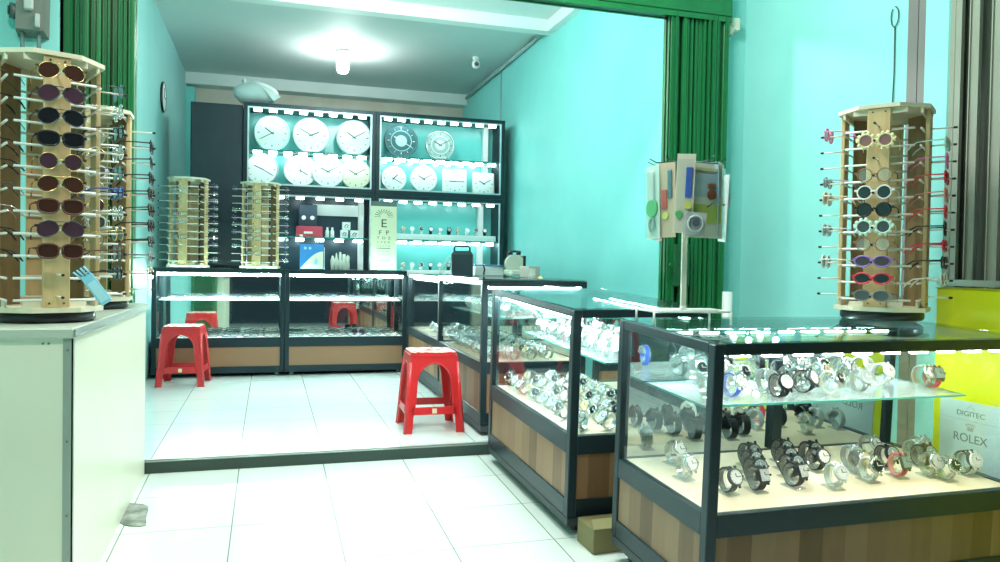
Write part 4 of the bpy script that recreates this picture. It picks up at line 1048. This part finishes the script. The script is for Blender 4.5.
for i, (px, dz, w, h) in enumerate(((344, 0, .07, .075), (354, 0, .075, .075), (346, .077, .075, .075))):
    t = thing('gift_box', ['left lower white box with a dark emblem, lower left cabinet', 'right lower white box with a dark emblem, lower left cabinet', 'white box stacked on top of the two lower boxes'][i], 'box', (xa(px), YL-.02, zl1+dz))
    b = MB(); b.box(-w/2, w/2, -.035, .035, 0, h, .003); part('carton', b, WHITE, t)
    b = MB(); b.tube([(-.018, -.037, .03), (-.005, -.037, .05), (.02, -.037, .045), (.005, -.037, .03)], .004, 5); b.box(-.02, .02, -.0365, -.035, .018, .022); part('emblem', b, BLACK, t)
b = MB(); b.box(-.25, .25, 0, .012, 0, .11)  # added white strip painting a light reflection at the cabinet back
solo('reflection_strip', b, WBOARD, 'white strip in place of a light reflection, back of the lower left cabinet', 'card', (xa(340), YC+DC-.045, zl1+.22))
for i in range(5):
    b = MB(); b.blob((0, 0, .10), (.020, .010, .10), 10, 10, lambda d: 1+.14*math.sin(6*d.z+i)+.1*math.sin(11*d.z+2*i))
    solo('sachet', b, mat('pale_cream_sachet', (.52, .58, .50), .5), 'pale hanging sachet, %s from the left in the lower left lit cabinet' % ORD[i], 'sachet', (xa(333)+i*.036, YL, zl0), (0, 0, 0), 'pale sachets')
b = MB(); b.box(-.11, .11, -.04, .04, 0, .05, .01)
solo('white_tray', b, WBOARD, 'white tray under the pale sachets in the lower left lit cabinet', 'tray', (xa(345)+.10, YL+.02, zl0-.0))
# watches on cushions, lower right cabinet
m = MB(); m.blob((0, 0, .022), (.030, .024, .022), 12, 8); CUSH = m.mesh('watch_cushion', WHITE)
for zz, nm, n in ((zl1, 'upper', 11), (zl0, 'lower', 11)):
    b = MB(); b.box(XM+.15, XE-.06, YC+.06, YC+.20, zz, zz+.055, .004)
    solo('riser', b, WBOARD, 'long white riser under the %s row of cabinet watches' % nm, 'riser')
    for i in range(n):
        x = XM+.20+i*.093
        M4 = Matrix.Translation((x, YC+.13, zz+.0555)) @ Matrix.Rotation(-PI/2+random.uniform(-.15, .15), 4, 'Z')
        k = ['silver steel', 'black white-faced', 'silver dark-faced', 'white', 'silver gold-faced', 'chunky black'][(i*5+len(nm)) % 6]
        watch(k, '%s watch, %s from the left, %s row of the lower right lit cabinet' % (k, ORD[i], nm), M4, 'watches in the lower right lit cabinet', 1.05)
# plastic bag on top
p = at_y(256, 100, 7.55)
t = thing('plastic_bag', 'milky plastic bag lying on top of the lit clock cabinet', 'bag', (p.x, 7.58, ZTOP+.001))
rnd = random.Random(4)
b = MB(); b.blob((0, 0, .11), (.20, .13, .11), 20, 12, lambda d: 1+.05*math.sin(6*d.x+2*d.z)+.05*math.sin(9*d.y+5*d.z)); part('bag', b, BAGM, t)
b = MB(); b.add([(.06, -.14, .15), (.225, -.13, .08), (.16, -.15, .03), (.06, -.135, .15), (.225, -.125, .08), (.16, -.145, .03)], [(0, 1, 2), (5, 4, 3), (0, 3, 4, 1), (1, 4, 5, 2), (2, 5, 3, 0)]); part('paper_corner', b, WHITE, t)
b = MB(); b.tube([(-.10, 0, .19), (-.10, .0, .215), (-.115, .01, .235)], [.03, .012, .022], 8); part('knot', b, BAGM, t)

# ------------------------------------------------------------------ on the back counters
# eye chart
p = at_y(384, 264, 6.90)
t = thing('eye_chart', 'pale green letter eye chart standing on the back counter', 'chart', (p.x, 6.93, zB), (PI/2-.03, 0, 0))
w2, hh = .116, .575
b = MB(); b.box(-w2, w2, 0, hh, -.006, 0); part('board', b, mat('chart_card', (.68, .68, .48), .5), t)
INKC = mat('chart_ink', (.03, .05, .04), .5)
for body, s, y, sx in (('E', .105, .385, 1.15), ('F  P', .056, .318, 1.1), ('T  O  Z', .034, .276, 1.15), ('L  P  E  D', .026, .240, 1.1), ('P  E  C  F  D', .020, .208, 1.1), ('E  D  F  C  Z  P', .015, .163, 1.1), ('F  E  L  O  P  Z  D', .012, .132, 1.15), ('D  E  F  P  O  T  E  C', .009, .108, 1.2)):
    text('letter_row', body, s, t, (0, y, .0004), (0, 0, 0), INKC, sx=sx)
b = MB(); b.box(-.062, .062, .192, .198, 0, .0008); b.box(-.06, .06, .082, .086, 0, .0008); part('rule_lines', b, INKC, t)
b = MB()
for k in range(9):
    a = PI*(.08+.84*k/8); c, s = math.cos(a), math.sin(a)
    b.add([(.035*c-.002*s, .485+.03*s+.002*c, 0), (.035*c+.002*s, .485+.03*s-.002*c, 0), (.085*c+.003*s, .485+.065*s-.003*c, 0), (.085*c-.003*s, .485+.065*s+.003*c, 0),
           (.035*c-.002*s, .485+.03*s+.002*c, .0008), (.035*c+.002*s, .485+.03*s-.002*c, .0008), (.085*c+.003*s, .485+.065*s-.003*c, .0008), (.085*c-.003*s, .485+.065*s+.003*c, .0008)],
          [(4, 5, 6, 7), (0, 1, 5, 4), (1, 2, 6, 5), (2, 3, 7, 6), (3, 0, 4, 7)])
b.box(-.085, -.03, .478, .481, 0, .0008); b.box(.03, .085, .478, .481, 0, .0008)
part('sunburst', b, INKC, t)
b = MB(); b.box(-.10, .10, .0, .01, -.06, -.006); b.box(-.02, .02, 0, .3, -.05, -.044); part('stand', b, BLACK, t)
b = MB(); b.box(-w2, w2, hh, hh+.045, -.006, .001); part('top_strip', b, mat('chart_top', (.10, .14, .14), .4), t)
# blue brochure
p = at_y(312, 271, 6.80)
t = thing('brochure', 'blue and cream folded brochure standing on the back counter', 'brochure', (p.x, 6.79, zB), (PI/2-.12, 0, -.1))
b = MB(); b.box(-.105, .095, 0, .215, -.004, 0); part('blue_leaf', b, mat('brochure_blue', (.03, .25, .62), .35), t)
pts = [(-.10, .002)]+[(.09, .002)]+[(.09-.19*(i/10), .002+.15*math.cos(PI/2*(i/10))) for i in range(0, 11)][:10]
b = MB(); b.prism(pts, 0.0002, .0012); part('cream_arc', b, mat('brochure_cream', (.82, .82, .62), .4), t)
b = MB(); b.cyl((-.06, .18, 0), (-.06, .18, .001), .012, 12); b.cyl((-.02, .18, 0), (-.02, .18, .001), .012, 12); b.prism([(.01, .05), (.04, .03), (.05, .07), (.03, .10)], .0012, .002); part('printed_spots', b, mat('brochure_spot', (.35, .65, .80), .4), t)
b = MB(); b.box(.098, .102, 0, .19, -.05, .0); part('folded_leaf', b, mat('brochure_back', (.6, .68, .7), .4), t)

# ------------------------------------------------------------------ on the corner counters
zC = H3+.005
t = thing('black_case', 'black carrying case with a loop handle on the far corner counter', 'case', (1.345, 5.42, zC), (0, 0, -.2))
b = MB(); b.prism([(-.075, -.035), (.075, -.035), (.08, -.02), (.08, .02), (.075, .035), (-.075, .035), (-.08, .02), (-.08, -.02)], 0, .15)
b.add([(-.08, -.035, .15), (.08, -.035, .15), (.08, .035, .15), (-.08, .035, .15), (-.06, -.025, .178), (.06, -.025, .178), (.06, .025, .178), (-.06, .025, .178)], [(4, 5, 6, 7), (0, 1, 5, 4), (1, 2, 6, 5), (2, 3, 7, 6), (3, 0, 4, 7)])
part('body', b, mat('black_case_mat', (.018, .035, .045), .4), t)
b = MB(); b.tube([(-.056, 0, .172), (-.056, 0, .2), (-.046, 0, .212), (.046, 0, .212), (.056, 0, .2), (.056, 0, .172)], .008, 8); part('handle', b, BLACK, t)
# acrylic stand leaning left of the case
b = MB(); b.X = Matrix.Rotation(.5, 4, 'Y'); b.box(-.012, .012, -.02, .02, .0, .14, .002)
solo('clear_ruler_stand', b, ACR, 'slanted clear plastic stand left of the black carrying case', 'stand', (1.20, 5.48, zC+.006))
# white cartons with a blue folder
for i, (z, h) in enumerate(((0, .034), (.0345, .034))):
    b = MB(); b.box(-.11, .11, -.07, .07, 0, h, .003)
    solo('white_carton', b, WHITE, ['lower', 'upper'][i] + ' of two flat white cartons stacked right of the black case', 'box', (1.56, 5.52, zC+z), (0, 0, .05), 'flat white cartons')
b = MB(); b.box(-.10, .115, -.07, .06, 0, .012, .002)
solo('blue_folder', b, mat('blue_folder_mat', (.06, .22, .50), .4), 'blue folder lying on the flat white cartons', 'folder', (1.555, 5.52, zC+.069), (0, 0, -.08))
b = MB(); b.tube([(0, 0, 0), (.006, -.002, .04), (-.004, 0, .075)], .006, 6)
solo('black_strap', b, BLACK, 'black strap over the front of the white cartons', 'strap', (1.515, 5.435, zC+.006))
# lens machine
t = thing('lens_machine', 'small cream round-bodied lens machine at the right of the cartons', 'machine', (1.70, 5.28, zC), (0, 0, -.1))
CRM = mat('machine_cream', (.52, .56, .46), .45)
b = MB(); b.X = Matrix.Rotation(PI/2, 4, 'X'); b.cyl((0, .085, -.03), (0, .085, .045), .07, 24); b.X = Matrix.Identity(4); b.box(-.07, .06, -.05, .05, .006, .05, .01); part('body', b, CRM, t)
b = MB(); b.box(.055, .075, -.055, .055, .006, .15, .004); part('side_plate', b, BLACK, t)
b = MB(); b.cyl((-.03, 0, .155), (-.03, 0, .185), .018, 12); b.cyl((.03, 0, .155), (.03, 0, .185), .018, 12); b.tube([(-.03, 0, .18), (.03, 0, .18)], .008, 8); part('knobs', b, BLACK, t)
b = MB(); b.cyl((-.035, -.052, .026), (-.035, -.05, .026), .014, 12); part('dial', b, WHITE, t)
for x in (-.05, .05): b = MB(); b.cyl((x, 0, 0), (x, 0, .008), .01, 8); part('foot', b, RUBBER, t)
# small carton
b = MB(); b.box(-.055, .055, -.04, .04, 0, .075, .002); b.m = 1; b.box(-.045, .010, -.0415, -.04, .012, .06)
solo('small_carton', b, [mat('grey_pink_carton', (.42, .40, .36), .6), mat('carton_label', (.62, .58, .50), .5)], 'small grey carton standing alone on the third counter', 'box', (1.655, 4.80, zC), (0, 0, .5))
b = MB(); b.blob((0, 0, .008), (.016, .012, .008), 10, 6)
solo('orange_clip', b, mat('orange_clip_mat', (.75, .42, .12), .5), 'tiny orange clip on the third counter near its right edge', 'clip', (1.52, 4.22, zC))
# carton on the floor under the middle counter
t = thing('brown_carton', 'brown carton on the floor between the middle and nearest counters', 'box', (1.275, 2.685, zlow(2.685)), (SLOPE, 0, .05))
b = MB(); b.box(-.11, .11, -.07, .07, 0, .095, .003); part('carton', b, mat('cardboard', (.20, .17, .07), .7), t)
b = MB(); b.add([(-.11, -.07, .0955), (.11, -.07, .0955), (.12, -.03, .12), (-.10, -.03, .12), (-.11, -.068, .094), (.11, -.068, .094), (.12, -.028, .118), (-.10, -.028, .118)], [(0, 1, 2, 3), (7, 6, 5, 4), (0, 4, 5, 1), (1, 5, 6, 2), (2, 6, 7, 3), (3, 7, 4, 0)]); part('flap', b, mat('cardboard_flap', (.26, .24, .10), .7), t)

# ------------------------------------------------------------------ card stand with children's watch cards
zt = (B1 @ Vector((.30, .40, H1+.004))).z
PX, PY = 1.385, 2.37
SC = (PX, PY, zt)
t = thing('card_stand', 'white pole stand with wire feet holding childrens watch cards on the nearest counter', 'stand', SC, (0, 0, -.1))
WIRE = mat('white_wire', (.78, .80, .76), .35)
b = MB(); b.box(-.009, .009, -.005, .005, .05, .56); part('pole', b, mat('cream_pole', (.70, .72, .60), .45), t)
b = MB()
fr = [(-.14, -.08), (.14, -.08), (.14, .08), (-.14, .08)]
b.tube([(x, y, .045) for x, y in fr], .004, 8, True)
b.tube([(-.14, 0, .045), (.14, 0, .045)], .004, 8); b.tube([(0, -.08, .045), (0, .08, .045)], .004, 8); b.tube([(0, 0, .045), (0, 0, .06)], .012, 8)
for x, y in fr: b.tube([(x, y, .045), (x, y, .0)], .0042, 8)
part('wire_base', b, WIRE, t)
for zz in (.555, .40):
    for k in range(10):
        a = 2*PI*k/10; c, s = math.cos(a), math.sin(a)
        b = MB(); b.tube([(0, 0, zz), (c*.11, s*.11, zz), (c*.135, s*.135, zz+.012)], .0022, 6); part('hook', b, STEEL_D, t)
CARDM = mat('card_clear_blister', (.70, .76, .72), .3)
def toy_card(label, ang, rad, zc, w, h, back, bits, tilt=0.):
    """a blister card hung on the stand: printed backing and moulded plastic watch; faces outwards"""
    x = SC[0]+rad*math.sin(ang); y = SC[1]-rad*math.cos(ang)
    o = thing('watch_card', label, 'watch card', (x, y, zc), (PI/2+tilt, random.uniform(-.10, .10), ang), 'childrens watch cards on the stand')
    b = MB(); b.box(-w/2, w/2, -h/2, h/2, -.002, 0)
    part('backing_card', b, mat('card_'+back[0], back[1], .35), o)
    for j, (nm, col, x0, x1, y0, y1, kind) in enumerate(bits):
        b = MB()
        if kind == 'c': b.cyl(((x0+x1)/2*w, (y0+y1)/2*h, 0), ((x0+x1)/2*w, (y0+y1)/2*h, .008), (x1-x0)*w/2, 16)
        elif kind == 'r': b.tube([((x0+x1)/2*w+(x1-x0)*w/2*math.cos(q*PI/8), (y0+y1)/2*h+(y1-y0)*h/2*math.sin(q*PI/8), .006) for q in range(16)], .004, 6, True)
        else: b.box(x0*w, x1*w, y0*h, y1*h, 0, .0012 if kind == 'f' else .007, 0 if kind == 'f' else .002)
        part(nm, b, mat('toy_'+nm+'_%02d' % int(col[0]*99)+'%02d' % int(col[2]*99), col, .35), o)
    b = MB(); b.box(-w/2+.004, w/2-.004, -h/2+.004, h/2-.02, .010, .0115); part('blister', b, GLASS, o)
GRN, YEL, BLU, RD, ORG, SKY, PNK = (.15, .55, .2), (.85, .78, .2), (.08, .15, .6), (.75, .12, .1), (.85, .45, .12), (.45, .65, .8), (.8, .35, .5)
ZK = zt+.425
toy_card('big pale card with sky and meadow print, front of the card stand', .12, .105, ZK-.005, .155, .25, ('pale', (.80, .84, .74)), [('sky', (.55, .70, .82), -.45, .45, .05, .40, 'f'), ('meadow', (.58, .72, .18), -.45, .45, -.30, -.05, 'f'), ('straw', (.74, .70, .40), -.35, .40, .36, .44, 'f'), ('badge', (.30, .10, .05), .05, .27, .02, .15, 'c'), ('cap', (.35, .12, .04), .06, .26, .17, .23, 'b'), ('strap', ORG, -.46, -.38, -.35, .0, 'b')])
toy_card('card with a dark blue watch strap, front left of the card stand', -.55, .135, ZK+.015, .06, .262, ('salmon', (.82, .70, .60)), [('strap', BLU, .02, .38, -.05, .33, 'b'), ('face', YEL, .0, .42, -.24, -.06, 'c'), ('clasp', (.25, .3, .5), .1, .34, -.40, -.25, 'b'), ('ball', GRN, -.45, -.05, -.33, -.2, 'c')])
toy_card('narrow orange card with a grey strap, left of the card stand', -1.0, .128, ZK-.005, .058, .25, ('orange', (.80, .56, .42)), [('strap', (.15, .25, .32), .05, .32, .02, .40, 'b'), ('flame', RD, -.35, .0, -.12, .14, 'b'), ('face', YEL, -.3, .1, -.30, -.12, 'c')], .03)
toy_card('clear card with a green round watch at the far left of the stand', -1.45, .135, ZK-.01, .075, .25, ('mint', (.60, .74, .68)), [('strap', (.70, .76, .74), -.15, .15, -.1, .42, 'b'), ('face', GRN, -.4, .4, -.19, .02, 'c'), ('buckle', (.3, .45, .42), -.2, .2, -.40, -.22, 'r')])
toy_card('pink edged card hanging lowest at the left of the stand', -1.7, .10, ZK-.05, .06, .18, ('pink', (.66, .38, .36)), [('strap', (.8, .8, .76), -.2, .2, -.4, .4, 'b')], .05)
toy_card('small silver ring watch card, low front of the stand', -.3, .145, ZK-.085, .07, .075, ('silver', (.55, .55, .58)), [('ring', (.75, .77, .78), -.35, .35, -.35, .35, 'r'), ('charm', (.12, .14, .2), -.12, .2, -.1, .15, 'c')])
toy_card('sky blue card on the right of the card stand', .85, .118, ZK+.0, .085, .26, ('blue', (.42, .60, .72)), [('strap', (.62, .72, .78), -.2, .15, -.15, .38, 'b'), ('face', (.12, .2, .3), -.25, .2, -.34, -.2, 'c'), ('print', SKY, .2, .45, .1, .4, 'f')])
toy_card('clear card with a pink and purple round watch, far right of the stand', 1.45, .145, ZK-.02, .06, .235, ('pale2', (.66, .76, .74)), [('strap', (.85, .85, .84), -.18, .18, -.25, .42, 'b'), ('face', PNK, -.45, .45, .0, .24, 'c'), ('bow', (.25, .25, .7), .15, .5, .04, .18, 'c'), ('buckle', (.45, .48, .46), -.25, .25, -.42, -.28, 'b')])
# ------------------------------------------------------------------ colour management
scene.view_settings.view_transform = 'Standard'
scene.view_settings.look = 'None'
scene.view_settings.gamma = 1.0
scene.view_settings.use_curve_mapping = False
scene.view_settings.exposure = 0.5
scene.cycles.transparent_max_bounces = 32
scene.cycles.sample_clamp_indirect = 6.0
scene.cycles.caustics_reflective = False
scene.cycles.caustics_refractive = False
